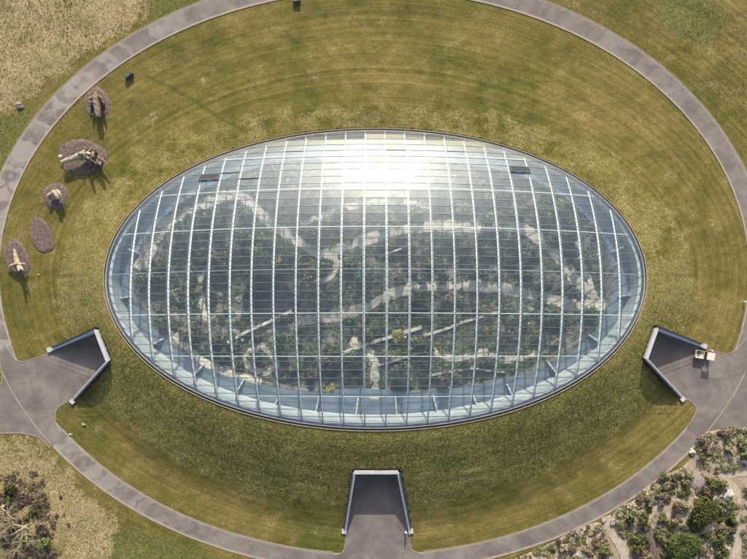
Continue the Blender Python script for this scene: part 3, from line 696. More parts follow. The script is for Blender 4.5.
# slate terrace round the edge
V = []; Fc = []; ns = 8
for k in range(n2):
    u = 2*math.pi*k/n2; rr = float(rim_r(u))
    for s in range(ns+1):
        wd = 3.5+.35*math.sin(3*u)+.35*math.sin(7*u+1)+1.5*abs(math.sin(u)); r = rr-.5-(wd-.5)*s/ns; x, y = r*math.cos(u), r*math.sin(u); V.append((x, y, max(float(zin(x, y)), FL-.02)+.04))
for k in range(n2):
    for s in range(ns): k2 = (k+1) % n2; Fc.append((k*(ns+1)+s, k*(ns+1)+s+1, k2*(ns+1)+s+1, k2*(ns+1)+s))
tag(mesh_obj('terrace', V, Fc, M['slate']), kind='structure')
PATHS = []
def inner_path(ptspx, wd, mat='inpath', name='path', dz=.05):
    wd *= .78; pts = catmull([P(a, b, -4.8) for a, b in ptspx], 8); V = []; Fc = []; na = 5
    ph_ = random.uniform(0, 6)
    for i, p in enumerate(pts):
        a = Vector(pts[max(0, i-1)]); b = Vector(pts[min(len(pts)-1, i+1)]); t = (b-a).normalized(); nn = Vector((t.y, -t.x)); ww = wd*(1+.16*math.sin(i*.35+ph_)+.1*math.sin(i*.9))
        for k in range(na+1):
            q = Vector(p)+nn*ww*(k/na-.5); V.append((q.x, q.y, float(zin(q.x, q.y))+dz))
        PATHS.append((p[0], p[1], ww/2))
    for i in range(len(pts)-1):
        for k in range(na): a = i*(na+1)+k; Fc.append((a, a+1, a+na+2, a+na+1))
    tag(mesh_obj(name, V, Fc, M[mat]), kind='structure')
inner_path([(140, 270), (150, 250), (158, 236), (170, 222), (190, 210), (214, 200), (240, 196), (262, 215), (290, 236), (312, 250), (326, 254), (345, 246), (372, 238), (398, 231), (440, 226), (480, 228), (520, 228), (542, 242), (562, 262), (580, 284), (597, 298), (601, 310)], 2.6)
inner_path([(326, 250), (336, 262), (330, 276), (306, 286)], 1.8, dz=.06)
inner_path([(300, 322), (330, 317), (362, 309), (392, 294), (420, 287), (460, 286), (500, 288), (540, 297), (570, 303), (600, 305)], 2.7, 'inpath', dz=.065)
inner_path([(374, 398), (375, 380), (374, 362), (368, 350), (350, 340)], 2.2, dz=.055)
inner_path([(595, 300), (590, 280), (582, 262), (574, 240)], 1.4, dz=.07)
inner_path([(258, 345), (270, 352), (276, 366), (262, 372), (246, 362), (250, 348)], 1.7, dz=.075)
inner_path([(176, 334), (192, 350), (206, 362), (232, 372), (262, 381)], 1.8, dz=.08)
inner_path([(432, 350), (452, 358), (486, 352), (510, 360), (545, 350)], 1.7, dz=.06)
inner_path([(300, 224), (325, 215), (352, 206), (386, 202), (430, 206)], 1.6, dz=.06)
inner_path([(206, 320), (200, 300), (198, 280), (210, 262)], 1.3, dz=.06)
x, y = P(272, 300, -6); pts = [(x+(5.4+1.0*math.sin(2*t+.5)+.5*math.sin(5*t))*math.cos(t), y+(3.3+.5*math.sin(3*t))*math.sin(t)) for t in [2*math.pi*k/60 for k in range(60)]]
POND = (x, y); V = [(a, b, -6.35) for a, b in pts]; tag(mesh_obj('pond', V, [tuple(range(60))], M['pond']), kind='structure')
def in_wall(ptspx, hgt, th, lab, mat='inpath'):
    pts = [P(a, b, -4.4) for a, b in ptspx]; mb = MB(); dense = []
    for i in range(len(pts)-1):
        for k in range(6): dense.append((pts[i][0]+(pts[i+1][0]-pts[i][0])*k/6, pts[i][1]+(pts[i+1][1]-pts[i][1])*k/6))
    dense.append(pts[-1])
    zb = [float(zin(x, y)) for x, y in dense]
    mb.bar([(x, y, z+hgt/2-.2) for (x, y), z in zip(dense, zb)], [(0, 0, 1)]*len(dense), th, hgt+.4)
    o = mb.build('garden_wall', M[mat]); tag(o, lab, 'wall'); return o
in_wall([(228, 342), (246, 332), (268, 322), (290, 311.5)], 1.3, .55, 'pale straight garden wall left of centre under the glass, climbing towards the dark pond', 'inpath')
in_wall([(341, 354), (370, 343), (400, 334), (422, 327)], 1.0, .6, 'left one of the two long pale diagonal walls below the grey path under the glass', 'inpath')
in_wall([(424, 336), (445, 329), (466, 321), (500, 312)], .9, .45, 'right one of the two long pale diagonal walls below the grey path under the glass', 'inpath')
in_wall([(388, 253), (400, 249), (414, 244)], .9, .35, 'short pale wall among the shrubs just above centre under the glass', 'inpath')
in_wall([(232, 330), (240, 338), (243, 341)], .8, .5, 'short dark stub wall meeting the pale garden wall left of centre', 'rock')
in_wall([(378, 365), (396, 360), (420, 352)], .7, .35, 'low stone wall beside the central sandy walk under the glass', 'rock')
in_wall([(430, 375), (470, 368), (505, 372)], .7, .35, 'low stone wall on the lower right terraces under the glass', 'rock')

# ------------------------------------------------------------------ plants
def foliage_data(n, rx, ry, rz, leaf, clumps=9, seed=0, flat=.0):
    g = random.Random(seed); V = []; Fc = []; T = []
    cl = []
    for _ in range(clumps):
        th = g.uniform(0, 2*math.pi); u = g.uniform(-.15, 1); s = math.sqrt(max(0, 1-u*u)); k = g.uniform(.45, .85)
        cl.append((math.cos(th)*s*k*rx, math.sin(th)*s*k*ry, (u*k)*rz, g.uniform(.28, .5), g.uniform(-.25, .25)))
    cl.append((0, 0, 0, .6, 0))
    for _ in range(n):
        c = g.choice(cl); v = Vector((g.gauss(0, 1), g.gauss(0, 1), g.gauss(0, 1))).normalized()*g.uniform(.55, 1.05)
        p = Vector((c[0]+v.x*c[3]*rx, c[1]+v.y*c[3]*ry, c[2]+v.z*c[3]*rz))
        if p.z < -rz*.75: p.z = -rz*.75
        nn = (v+Vector((g.gauss(0, .5), g.gauss(0, .5), g.gauss(0, .5)+.3))).normalized()
        a = nn.orthogonal().normalized(); a.rotate(Matrix.Rotation(g.uniform(0, 6.28), 3, nn)); b = nn.cross(a); L = leaf*g.uniform(.6, 1.3); W = L*g.uniform(.45, .8)
        i0 = len(V); V += [tuple(p-a*L), tuple(p+b*W), tuple(p+a*L), tuple(p-b*W)]; Fc.append((i0, i0+1, i0+2, i0+3))
        t = min(1, max(0, .45+c[4]+g.gauss(0, .18))); T += [t]*4
    return V, Fc, T
def foliage(name, mat, parent=None, **k):
    V, Fc, T = foliage_data(**k); return mesh_obj(name, V, Fc, mat, parent, tone=T)
PROTO = {}; AUTO = []
def shrub(kind, var):
    """a shrub with its foliage and stems; base at z=0, unit radius 1"""
    key = (kind, var)
    if key not in PROTO:
        rz = (.62, .85, .5)[var]
        r = bpy.data.objects.new('shrub', None)
        V, Fc, T = foliage_data(n=(620, 520, 760)[var], rx=.98, ry=.92, rz=rz, leaf=(.125, .145, .105)[var], clumps=(8, 6, 12)[var], seed=hash(kind) % 97+var if False else (len(PROTO)*13+var))
        V = [(x, y, z+rz*.78) for x, y, z in V]
        me = bpy.data.meshes.new('foliage'); me.from_pydata(V, [], Fc); me.materials.append(FOL[kind]); a = me.attributes.new('tone', 'FLOAT', 'POINT'); a.data.foreach_set('value', T)
        mb = MB()
        for q in range(5): th = q*1.26+.3; mb.tube([(0, 0, -.1), (.18*math.cos(th), .18*math.sin(th), rz*.45), (.5*math.cos(th), .5*math.sin(th), rz*1.0)], [.05, .035, .015], 5)
        ms = bpy.data.meshes.new('stem'); ms.from_pydata(mb.v, [], mb.f); ms.materials.append(M['bark'])
        PROTO[key] = (me, ms)
    return PROTO[key]
def place_shrub(x, y, z, r, kind, var, label, group=None, name='shrub', sz=1.0, stems=True):
    me, ms = shrub(kind, var)
    root = bpy.data.objects.new(name, None); COL.objects.link(root); root.location = (x, y, z); root.rotation_euler = (0, 0, random.uniform(0, 6.28)); root.empty_display_size = .3
    k = random.uniform(.85, 1.15); root.scale = (r*k, r/k, r*sz*random.uniform(.8, 1.15))
    f = bpy.data.objects.new('foliage', me); COL.objects.link(f); f.parent = root
    if stems: s = bpy.data.objects.new('stem', ms); COL.objects.link(s); s.parent = root
    tag(root, label, 'shrub', group); return root
# indoor planting
def okin(x, y, r):
    e = float(rim_r(math.atan2(y, x)))-math.hypot(x, y)
    if e < 3.9+1.5*abs(math.sin(math.atan2(y, x)))+r*.5: return False
    if math.hypot((x-POND[0])/5.6, (y-POND[1])/3.6) < 1: return False
    for a, b, w_ in PATHS:
        if (x-a)**2+(y-b)**2 < (w_*.85+r*.38)**2: return False
    return True
placed = []
ter = []
for q in range(700):
    a_, b_ = random.uniform(352, 560), random.uniform(312, 372); ter.append((*P(a_, b_, -4.5), random.uniform(.25, .7)))
TERR = ter; RAV = P(278, 305, -6)
INL = {'green': 'deep green shrub', 'olive': 'olive green shrub', 'grey': 'grey-green shrub', 'straw': 'straw coloured tussock plant', 'brown': 'russet brown shrub', 'lime': 'bright green shrub'}
def zone_of(x, y):
    if y > 6: return 'upper third of the glasshouse', 'up'
    if y < -6: return ('lower left part of the glasshouse' if x < -6 else 'lower right part of the glasshouse'), 'low'
    return ('left half of the glasshouse middle' if x < -2 else 'right half of the glasshouse middle'), 'mid'
cnt = 0
for px, py, r, kind, lab in [(275, 260, 1.3, 'yellow', 'yellow flowering shrub left of centre under the glass, above the dark pond'), (330, 388, 1.25, 'yellow', 'round pale yellow shrub at the lower edge of the planting under the glass'),
                       (397, 336, 1.7, 'yellow', 'large yellow-green flowering shrub beside the diagonal wall below centre under the glass'), (193, 290, 1.2, 'yellow', 'yellowish shrub near the left end under the glass'), (488, 330, 1.2, 'yellow', 'yellow shrub right of centre under the glass, below the grey path'), (240, 322, 1.1, 'lime', 'bright green shrub by the end of the pale garden wall under the glass')]:
    x, y = P(px, py, -4); z = float(zin(x, y)); place_shrub(x, y, z, r, kind, 0, lab); placed.append((x, y, r))
tries = 0
while cnt < 175 and tries < 60000:
    tries += 1
    x = random.uniform(-46, 46); y = random.uniform(-24, 24); r = random.choice([.9, 1.1, 1.3, 1.5, 1.7, 2.0, 2.4]) if tries < 9000 else random.choice([.7, .9, 1.1])
    if not okin(x, y, r): continue
    if any((x-a)**2+(y-b)**2 < ((r+c)*.66)**2 for a, b, c in placed): continue
    # left end of the middle stays sparser and darker
    ux = 373.5+F*(x-CAMX)/(H+4.5); uy = 279.5-F*(y-CAMY)/(H+4.5)
    if 225 < ux < 345 and 268 < uy < 342 and random.random() < .7: continue
    kind = random.choices(['green', 'olive', 'grey', 'straw', 'brown', 'lime'], [44, 24, 14, 6, 6, 6])[0]
    z = float(zin(x, y)); zn, _ = zone_of(x, y)
    AUTO.append((place_shrub(x, y, z-.05, r, kind, random.randrange(3), 'x', f'{INL[kind]}s in the {zn}', sz=random.uniform(.7, 1.55)), INL[kind], x, y, r, 'in'))
    placed.append((x, y, r)); cnt += 1
# ground cover between the indoor shrubs (could not be counted)
def cover(centres, zf, ok, mat, lab):
    V = []; Fc = []; T = []
    for cx, cy, r in centres:
        if not ok(cx, cy): continue
        z0 = float(zf(cx, cy)); t0 = random.random()
        for _ in range(int(34*r)+8):
            a, d = random.uniform(0, 6.28), r*math.sqrt(random.random()); x, y = cx+d*math.cos(a), cy+d*math.sin(a); z = z0+r*.55*(1-(d/r)**2)*random.uniform(.4, 1)
            n = Vector((random.gauss(0, .5), random.gauss(0, .5), 1)).normalized(); u = n.orthogonal(); u.rotate(Matrix.Rotation(random.uniform(0, 6.28), 3, n)); v = n.cross(u); L = random.uniform(.08, .2); p = Vector((x, y, z)); i0 = len(V)
            V += [tuple(p-u*L), tuple(p-v*L*.6), tuple(p+u*L), tuple(p+v*L*.6)]; Fc.append((i0, i0+1, i0+2, i0+3)); T += [min(1, max(0, t0*.7+random.uniform(0, .3)))]*4
    o = mesh_obj('ground_cover', V, Fc, mat, tone=T); tag(o, lab, 'ground cover', kind='stuff')
cover(TERR[:420], zin, lambda x, y: okin(x, y, .1), FOL['lime'], 'bright yellow-green ground cover on the terraces right of centre under the glass')
cover(TERR[420:], zin, lambda x, y: okin(x, y, .1), FOL['straw'], 'pale dry plants on the terraces right of centre under the glass')
for mt_, lb, nn in (('olive', 'low olive ground cover between the shrubs under the glass', 1500), ('green', 'low deep green ground cover between the shrubs under the glass', 2300), ('straw', 'low straw coloured plants between the shrubs under the glass', 420)):
    cover([(random.uniform(-44, 44), random.uniform(-22, 22), random.uniform(.3, .9)) for _ in range(nn)], zin, lambda x, y: okin(x, y, .15) and not (math.hypot((x-RAV[0])/9, (y-RAV[1])/5.5) < 1 and random.random() < .75), FOL[mt_], lb)

# ------------------------------------------------------------------ rocks
ROCKS = []
for k in range(5):
    bm = bmesh.new(); bmesh.ops.create_icosphere(bm, subdivisions=3, radius=1); s = Vector((k*7.3, 1, 2))
    for v in bm.verts:
        d = mnoise.noise(v.co*1.1+s)*.55+mnoise.noise(v.co*2.6+s)*.2; v.co *= 1+d; v.co.z *= .62
    me = bpy.data.meshes.new('rock'); bm.to_mesh(me); bm.free(); ROCKS.append(me)
ROCK2 = []
for m_ in ROCKS: m_.materials.append(M['rock']); q = m_.copy(); q.materials.clear(); q.materials.append(M['rock2']); ROCK2.append(q)
def place_rock(x, y, r, label, group=None, z=None, pink=False, zs=1):
    o = bpy.data.objects.new('rock', random.choice(ROCK2 if pink else ROCKS)); COL.objects.link(o)
    o.location = (x, y, (zg(y) if z is None else z)+r*.22); o.rotation_euler = (random.uniform(-.3, .3), random.uniform(-.3, .3), random.uniform(0, 6.28)); o.scale = (r*random.uniform(.8, 1.3), r*random.uniform(.7, 1.1), r*zs*random.uniform(.7, 1.1)); tag(o, label, 'rock', group); return o
for px, py in [(236, 300), (309, 311), (218, 296), (350, 322), (530, 310), (500, 262)]:
    x, y = P(px, py, -5.5); AUTO.append((place_rock(x, y, random.uniform(.4, .7), 'x', 'boulders in the sunken garden', z=float(zin(x, y)), pink=True), 'weathered boulder', x, y, 1, 'in'))

# ------------------------------------------------------------------ rock garden at lower right
BEDS = {
 'main': [(612, 517), (621, 506), (634, 500), (648, 486), (660, 477), (676, 471), (698, 471), (714, 477), (725, 487), (731, 502), (733, 520), (731, 545), (724, 575), (655, 600), (640, 560), (628, 540), (616, 530)],
 'strip': [(500, 572), (512, 560), (545, 546), (575, 530), (597, 522), (604, 530), (610, 548), (604, 575), (560, 600), (490, 600)],
 'upper': [(697, 440), (708, 432), (730, 428), (760, 430), (800, 440), (800, 470), (746, 466), (733, 471), (716, 472), (704, 466), (699, 455)],
 'right': [(745, 483), (755, 478), (800, 480), (800, 580), (748, 580), (743, 550), (741, 515)],
}
BEDW = {k: PP(v) for k, v in BEDS.items()}
def bedsheet(name, poly, dz, mat, hump=.35):
    pl = [Vector((p[0], p[1])) for p in catmull(poly, 5, True)]; c = sum(pl, Vector((0, 0)))/len(pl); V = []; Fc = []; rings = 8; n = len(pl)
    for s in range(rings+1):
        f = s/rings
        for k, p in enumerate(pl):
            q = c+(p-c)*f; V.append((q.x, q.y, zg(q.y)+dz+hump*(1-f*f)+(.05*mnoise.noise(Vector((q.x*.8, q.y*.8, 0))) if s < rings else 0)))
    for s in range(rings):
        for k in range(n): k2 = (k+1) % n; Fc.append((s*n+k, (s+1)*n+k, (s+1)*n+k2, s*n+k2))
    return mesh_obj(name, V, Fc, mat, smooth=True)
BL = {'main': 'the large rock garden bed', 'strip': 'the rocky border', 'upper': 'the small rock garden bed beside the right forecourt', 'right': 'the rock bed at the right edge'}
for k in BEDS:
    o = bedsheet('planting_bed', BEDW[k], .03, M['pale_gravel'], {'main': .5, 'strip': .3, 'upper': .3, 'right': .3}[k]); tag(o, f'pale gravel planting bed of {BL[k][4:]}', 'flower bed')
def zbed(x, y): return zg(y)+.25
tag(bedsheet('mulch_bed', PP([(644, 520), (655, 523), (664, 532), (668, 550), (664, 575), (646, 575), (634, 560), (634, 536)]), .22, M['mulch'], .5), 'patch of dark brown bark mulch beside the dark green tree in the rock garden', 'flower bed')
# winding walks through the rock garden
def walk(ptspx, wd, dz=.02, mat='gravel'):
    pts = catmull([P(a, b) for a, b in ptspx], 8); V = []; Fc = []
    for i, p in enumerate(pts):
        a = Vector(pts[max(0, i-1)]); b = Vector(pts[min(len(pts)-1, i+1)]); t = (b-a).normalized(); nn = Vector((t.y, -t.x))*wd/2
        for s in (1, -1): q = Vector(p)+nn*s; V.append((q.x, q.y, zg(q.y)+dz))
    for i in range(len(pts)-1): Fc.append((2*i, 2*i+2, 2*i+3, 2*i+1))
    o = mesh_obj('path', V, Fc, M[mat]); tag(o, kind='structure')
walk([(672, 484), (690, 466), (705, 470), (722, 478), (735, 490), (738, 515), (737, 545), (733, 580)], 1.6, .02)
walk([(722, 478), (745, 472), (800, 474)], 1.5, .026)
walk([(606, 516), (611, 530), (622, 548), (632, 575)], 1.9, .022)
def place_bed(bed, n, kinds, rr, rk, rockn, rockr):
    pl = BEDW[bed]; xs = [p[0] for p in pl]; ys = [p[1] for p in pl]; pts = []; g = 0; t = 0
    while g < n and t < 9000:
        t += 1; x = random.uniform(min(xs), max(xs)); y = random.uniform(min(ys), max(ys)); r = random.uniform(*rr)
        if not bool(inpoly(x, y, pl)): continue
        if any((x-a)**2+(y-b)**2 < ((r+c)*.5)**2 for a, b, c in OUTP): continue
        k = random.choices(list(kinds), list(kinds.values()))[0]
        nm = {'green': 'dark green shrub', 'olive': 'olive shrub', 'grey': 'grey-green shrub', 'straw': 'straw coloured shrub', 'brown': 'russet shrub', 'lime': 'yellow-green shrub', 'oltree': 'mid-green shrub'}[k]
        AUTO.append((place_shrub(x, y, zbed(x, y), r, k, random.randrange(3), 'x', f'{nm}s in {BL[bed]}', sz=random.uniform(.6, 1.0)), nm, x, y, r, bed)); OUTP.append((x, y, r)); g += 1
    g = 0; t = 0
    while g < rockn and t < 9000:
        t += 1; x = random.uniform(min(xs), max(xs)); y = random.uniform(min(ys), max(ys)); r = random.uniform(*rockr)
        if not bool(inpoly(x, y, pl)) or any((x-a)**2+(y-b)**2 < ((r+c)*.75)**2 for a, b, c in OUTP): continue
        pk = random.random() < .35; AUTO.append((place_rock(x, y, r, 'x', f'{"pinkish grey" if pk else "pale"} rocks in {BL[bed]}', z=zbed(x, y)-.05, pink=pk), ('pinkish grey' if pk else 'pale')+' rock', x, y, r, bed)); OUTP.append((x, y, r)); g += 1
OUTP = []
def block(px, py, r): x, y = P(px, py); OUTP.append((x, y, r))
for q in [(677, 540, 2.6), (698, 508, 2.3), (652, 545, 2.4), (654, 560, 2.2), (646, 532, 1.2), (632, 537, .8), (696, 478, 1.4)]: block(*q)
# individually placed shrubs of the big bed
for px, py, r, k, lab in [
    (664, 486, 1.25, 'brown', 'red-brown shrub at the top left of the rock garden by the road'), (684, 490, 1.15, 'oltree', 'dark green shrub in the upper middle of the rock garden'),
    (710, 482, 1.2, 'oltree', 'bushy green shrub at the top of the rock garden beside the bare pale hollow'), (680, 504, 1.3, 'straw', 'pale straw-coloured bush left of the olive green tree in the rock garden'),
    (660, 516, 1.3, 'olive', 'large round olive shrub in the left part of the rock garden'), (674, 517, 1.25, 'brown', 'large round brown shrub between the two trees of the rock garden'),
    (646, 500, 1.2, 'grey', 'grey-green shrub at the left edge of the rock garden by the road'), (659, 501, .9, 'brown', 'small dark red shrub in the left part of the rock garden'),
    (682, 526, .9, 'grey', 'small rounded grey-green shrub just above the dark green tree'), (688, 518, .9, 'grey', 'small rounded grey-green shrub left of the olive green tree'), (669, 524, .8, 'lime', 'small yellow-green shrub between brown and dark green foliage in the rock garden'),
    (718, 526, 1.2, 'straw', 'cream coloured rounded bush in the right part of the rock garden'), (728, 516, 1.2, 'oltree', 'green shrub against the gravel walk on the right of the rock garden'), (711, 538, 1.0, 'olive', 'olive shrub at the right of the shadowed hollow in the rock garden'),
    (640, 516, 1.3, 'olive', 'spreading olive shrub at the far left of the rock garden'), (630, 512, .9, 'grey', 'grey shrub at the left corner of the rock garden'), (656, 491, .8, 'grey', 'grey-green clump at the top left of the rock garden')]:
    x, y = P(px, py); place_shrub(x, y, zbed(x, y)+.1, r, k, random.randrange(3), lab, sz=1.1); OUTP.append((x, y, r))
x, y = P(632, 537); place_shrub(x, y, zbed(x, y), .85, 'lime', 2, 'bright lime green shrub alone by the mulch patch in the rock garden', sz=1.3)
for px, py, r, lab in [(691.5, 452, .75, 'large white boulder at the corner of the gravel by the road'), (704, 440, .55, 'small white boulder at the tip of the small rock bed'), (727, 494, .85, 'large white boulder at the upper right of the rock garden beside the gravel walk'),
                       (725, 506, .8, 'pale grey boulder right of the olive green tree beside the gravel walk'), (726, 548, .7, 'white boulder with a dark hollow at the lower right of the rock garden'), (722, 537, .55, 'pale slab rock at the right of the rock garden above the hollow boulder'),
                       (590, 533, .6, 'dark shaded ledge rock on the rocky border'), (613, 522, .7, 'dark rock at the corner of the walk left of the rock garden'), (604.5, 520.5, .35, 'small pinkish stone in the gravel by the road'), (712, 446, .5, 'small pale rock on the left of the small rock bed'),
                       (745, 462, .9, 'long pale rock at the lower right of the small rock bed'), (20, 106, .6, 'solitary brown stone in rough grass at upper left outside the road'), (83.7, 424.5, .3, 'small pale stone on the lawn below the left retaining wall'), (70.5, 434.5, .25, 'tiny pale stone on the lawn close to the road at lower left')]:
    x, y = P(px, py); place_rock(x, y, r, lab, z=zg(y), pink=('dark' in lab or 'pink' in lab or 'brown' in lab)); OUTP.append((x, y, r))
place_bed('main', 78, dict(oltree=4, olive=9, grey=1, straw=4, brown=6), (.7, 1.45), 0, 60, (.14, .38))
place_bed('strip', 18, dict(straw=6, olive=4, grey=2, brown=2), (.7, 1.35), 0, 30, (.12, .4))
place_bed('upper', 20, dict(oltree=2, olive=4, grey=2, brown=5, straw=1), (.7, 1.3), 0, 22, (.15, .45))
place_bed('right', 5, dict(oltree=1, olive=3, grey=2, brown=2, straw=3), (.5, .9), 0, 8, (.2, .7))
for mt_, nn in (('olive', 800), ('grey', 300), ('brown', 420), ('straw', 420)):
    cs = []
    for bd in BEDW:
        pl = BEDW[bd]; xs = [p[0] for p in pl]; ys = [p[1] for p in pl]; ar = (max(xs)-min(xs))*(max(ys)-min(ys))
        for _ in range(int(nn*ar/900)):
            x, y = random.uniform(min(xs), max(xs)), random.uniform(min(ys), max(ys))
            if bool(inpoly(x, y, pl)): cs.append((x, y, random.uniform(.2, .6)))
    mx_, my_ = P(650, 545)
    cover(cs, zbed, lambda x, y: math.hypot(x-mx_, y-my_) > 3 and abs(x) < 76, FOL[mt_], {'olive': 'low olive ground cover in the rock garden', 'grey': 'low grey-green ground cover in the rock garden', 'brown': 'low russet ground cover in the rock garden', 'straw': 'dry straw coloured ground cover in the rock garden'}[mt_])
# bare hollow with a dark ledge at the top of the bed
o = bedsheet('rock_basin', PP([(684, 474), (694, 472.5), (703, 477), (702, 485), (693, 487), (686, 482)]), .42, M['rock2'], .15); tag(o, 'smooth pinkish rock basin at the top of the rock garden', 'rock')
def tree(px, py, hgt, cr, kind, lab, seed):
    x, y = P(px, py); root = empty('tree', (x, y, zg(y)+.1)); tag(root, lab, 'tree')
    mb = MB(); g = random.Random(seed); mb.tube([(0, 0, -.3), (.05, 0, hgt*.35), (-.05, .08, hgt*.75)], [.2, .15, .06], 8)
    for q in range(8):
        th = q*.8+g.uniform(0, .5); z = hgt*g.uniform(.25, .6); mb.tube([(0, 0, z), (cr*.4*math.cos(th), cr*.4*math.sin(th), z+.4), (cr*.8*math.cos(th), cr*.8*math.sin(th), z+.7)], [.08, .05, .02], 5)
    mb.build('trunk', M['bark'], root, True)
    f = foliage('crown', FOL[kind], root, n=9000, rx=cr*1.12, ry=cr*1.05, rz=hgt*.42, leaf=.14, clumps=30, seed=seed); f.location = (0, 0, hgt*.58)
tree(678, 541, 3.8, 2.75, 'dktree', 'dense dark green tree at the bottom of the rock garden, right of the mulch patch', 3)
tree(698, 508, 3.0, 2.35, 'oltree', 'olive green tree in the middle of the rock garden', 5)

# ------------------------------------------------------------------ mulch beds with old wood on the lawn
def oval(px, py, rx, ry, rot):
    x0, y0 = P(px, py); out = []
    for k in range(28):
        t = 2*math.pi*k/28; j = 1+.05*math.sin(3*t+px)+.03*math.sin(5*t); a, b = rx*j*math.cos(t), ry*j*math.sin(t); c, s = math.cos(rot), math.sin(rot); out.append((x0+a*c-b*s, y0+a*s+b*c))
    return out
BEDO = [(97.5, 103.5, 2.55, 3.1, .15, 'roundish brown mulch bed beside the road, topmost of the mulch beds on the lawn'), (82.5, 157, 4.7, 3.5, -.1, 'largest brown mulch bed on the left lawn, under the long fallen trunk'),
        (55.8, 196, 2.5, 2.6, 0, 'small round mulch bed under the pale forked stump'), (41.5, 235, 2.1, 3.6, .38, 'empty oval mulch bed with nothing standing on it'), (16.8, 257.5, 2.3, 3.6, .32, 'leftmost mulch bed, under the pale forked trunk beside the road')]
for px, py, rx, ry, rt, lab in BEDO:
    pl = oval(px, py, rx, ry, rt); V = []; Fc = []; c = P(px, py); rings = 14; n = len(pl)*2; pl2 = catmull(pl, 2, True)
    for s in range(rings+1):
        f = s/rings
        for k, p in enumerate(pl2):
            x = c[0]+(p[0]-c[0])*f; y = c[1]+(p[1]-c[1])*f
            e = min(1, (1-f)*6); V.append((x, y, float(mound(x, y))+.02+e*(.20+.07*mnoise.noise(Vector((x*3, y*3, 1)))+.05*mnoise.noise(Vector((x*8, y*8, 1)))+.10*fbm(np.array([x]), np.array([y]), .22)[0])))
    for s in range(rings):
        for k in range(n): k2 = (k+1) % n; Fc.append((s*n+k, (s+1)*n+k, (s+1)*n+k2, s*n+k2))
    o = mesh_obj('mulch_bed', V, Fc, M['mulch'], smooth=True); tag(o, lab, 'flower bed')
def W(px, py, h): 
    x, y = P(px, py); z = float(mound(x, y))+h; x, y = P(px, py, z); return (x, y, z)
def wood(lab, trunk, roots, mats=('wood', 'wood'), jit=.12):
    p0 = W(trunk[0][0], trunk[0][1], 0); root = empty('driftwood_trunk', p0); tag(root, lab, 'dead wood')
    if len(roots) > 20:
        mb = MB(); c_ = W(91, 157, 1.2); mb.ball((c_[0]-p0[0], c_[1]-p0[1], c_[2]-p0[2]), 1.25, .95, 1.0, .95, 16, 11, .22); mb.build('root_ball', M['wood2'], root)
    def loc(t): q = W(*t[:3]); return (q[0]-p0[0], q[1]-p0[1], q[2]-p0[2])
    def curve(tr, seg):
        pts = catmull([loc(t) for t in tr], 4); n = len(pts); rads = [t[3] for t in tr]; rr = [rads[min(len(rads)-1, int(i/4))]+(rads[min(len(rads)-1, int(i/4)+1)]-rads[min(len(rads)-1, int(i/4))])*((i/4) % 1) for i in range(n)]
        return pts, rr
    a, b = curve(trunk, 10); MB().tube(a, b, 11, jit=jit).build('trunk', M[mats[0]], root)
    for r_ in roots: a, b = curve(r_, 7); MB().tube(a, b, 7, jit=.2).build('root', M[mats[1]], root)
wood('brown upturned stump with root arms on the topmost mulch bed', [(98.5, 117, 1.7, .50), (97.5, 109, 1.5, .60), (96.5, 101, 1.1, .80), (95.5, 97, .7, .8)],
     [[(94, 99, 1.0, .45), (90.5, 98, 1.9, .30), (88.5, 99, 2.7, .12)], [(98, 98, 1.0, .45), (100.5, 97, 2.1, .28), (101.5, 98, 2.9, .1)], [(92, 103, .8, .4), (91, 110, .5, .22), (90, 116, .2, .1)], [(100, 102, .8, .4), (103.5, 103, .8, .25), (105, 108, .3, .1)], [(95, 97, .8, .5), (95.5, 94, .6, .3), (96, 92, .2, .15)], [(98, 108, 1.9, .16), (98.6, 112, 2.2, .14), (99.5, 117, 2.2, .1)]], ('wood2', 'wood2'))
rt = []
gg = random.Random(4)
for k in range(26):
    a = gg.uniform(0, 6.28); cx_, cy_ = 92+gg.uniform(-6, 6), 157+gg.uniform(-5, 5); L = gg.uniform(5, 11)
    rt.append([(cx_, cy_, gg.uniform(.8, 1.8), .26), (cx_+L*.5*math.cos(a), cy_+L*.5*math.sin(a), gg.uniform(.8, 2.4), .17), (cx_+L*math.cos(a+gg.uniform(-.5, .5)), cy_+L*math.sin(a+gg.uniform(-.5, .5)), gg.uniform(.3, 3.0), .06)])
rt.append([(86, 156, 1.5, .4), (88, 158, 2.8, .3), (89, 159, 4.0, .12)]); rt.append([(98, 162, 1.2, .35), (100, 164, 2.4, .25), (101, 165, 3.2, .1)])
wood('long fallen pale trunk with a ragged root plate on the largest mulch bed', [(62, 162.5, 1.3, .42), (70, 159.5, 1.45, .48), (78, 156.5, 1.55, .60), (86, 154.5, 1.5, .85), (95, 157, 1.3, .95)], rt, ('wood', 'wood2'))
wood('pale forked stump with three thick prongs on the small round mulch bed', [(54, 199, .3, .55), (54.5, 195, .9, .60), (54.5, 191.5, 1.6, .5)],
     [[(53, 195, .9, .4), (50, 194, 1.3, .36), (48, 197, 1.2, .3), (50, 200, .8, .2)], [(55, 192, 1.6, .42), (56.5, 195, 2.0, .38), (58, 199, 2.0, .28)], [(57, 191, 1.5, .4), (59, 193, 1.9, .33), (61, 197.5, 1.8, .25)]])
wood('pale forked trunk with splayed root feet on the leftmost mulch bed', [(14.5, 249.5, .9, .30), (15.5, 255, 1.1, .34), (17, 261, 1.3, .46), (18, 265, 1.6, .55)],
     [[(17, 263, 1.4, .42), (13, 265, 1.2, .32), (10, 266.5, .8, .24), (8.5, 270, .3, .14)], [(19, 265, 1.7, .40), (22, 264, 1.5, .30), (25.5, 264.5, 1.1, .18)], [(18.5, 266, 1.8, .36), (19, 269, 2.4, .26), (18.6, 271, 3.2, .1)], [(20, 266, 1.6, .32), (22, 269, 2.1, .2), (23, 270, 2.6, .08)], [(15, 265, 1.2, .3), (14.5, 269, 1.0, .2)]])

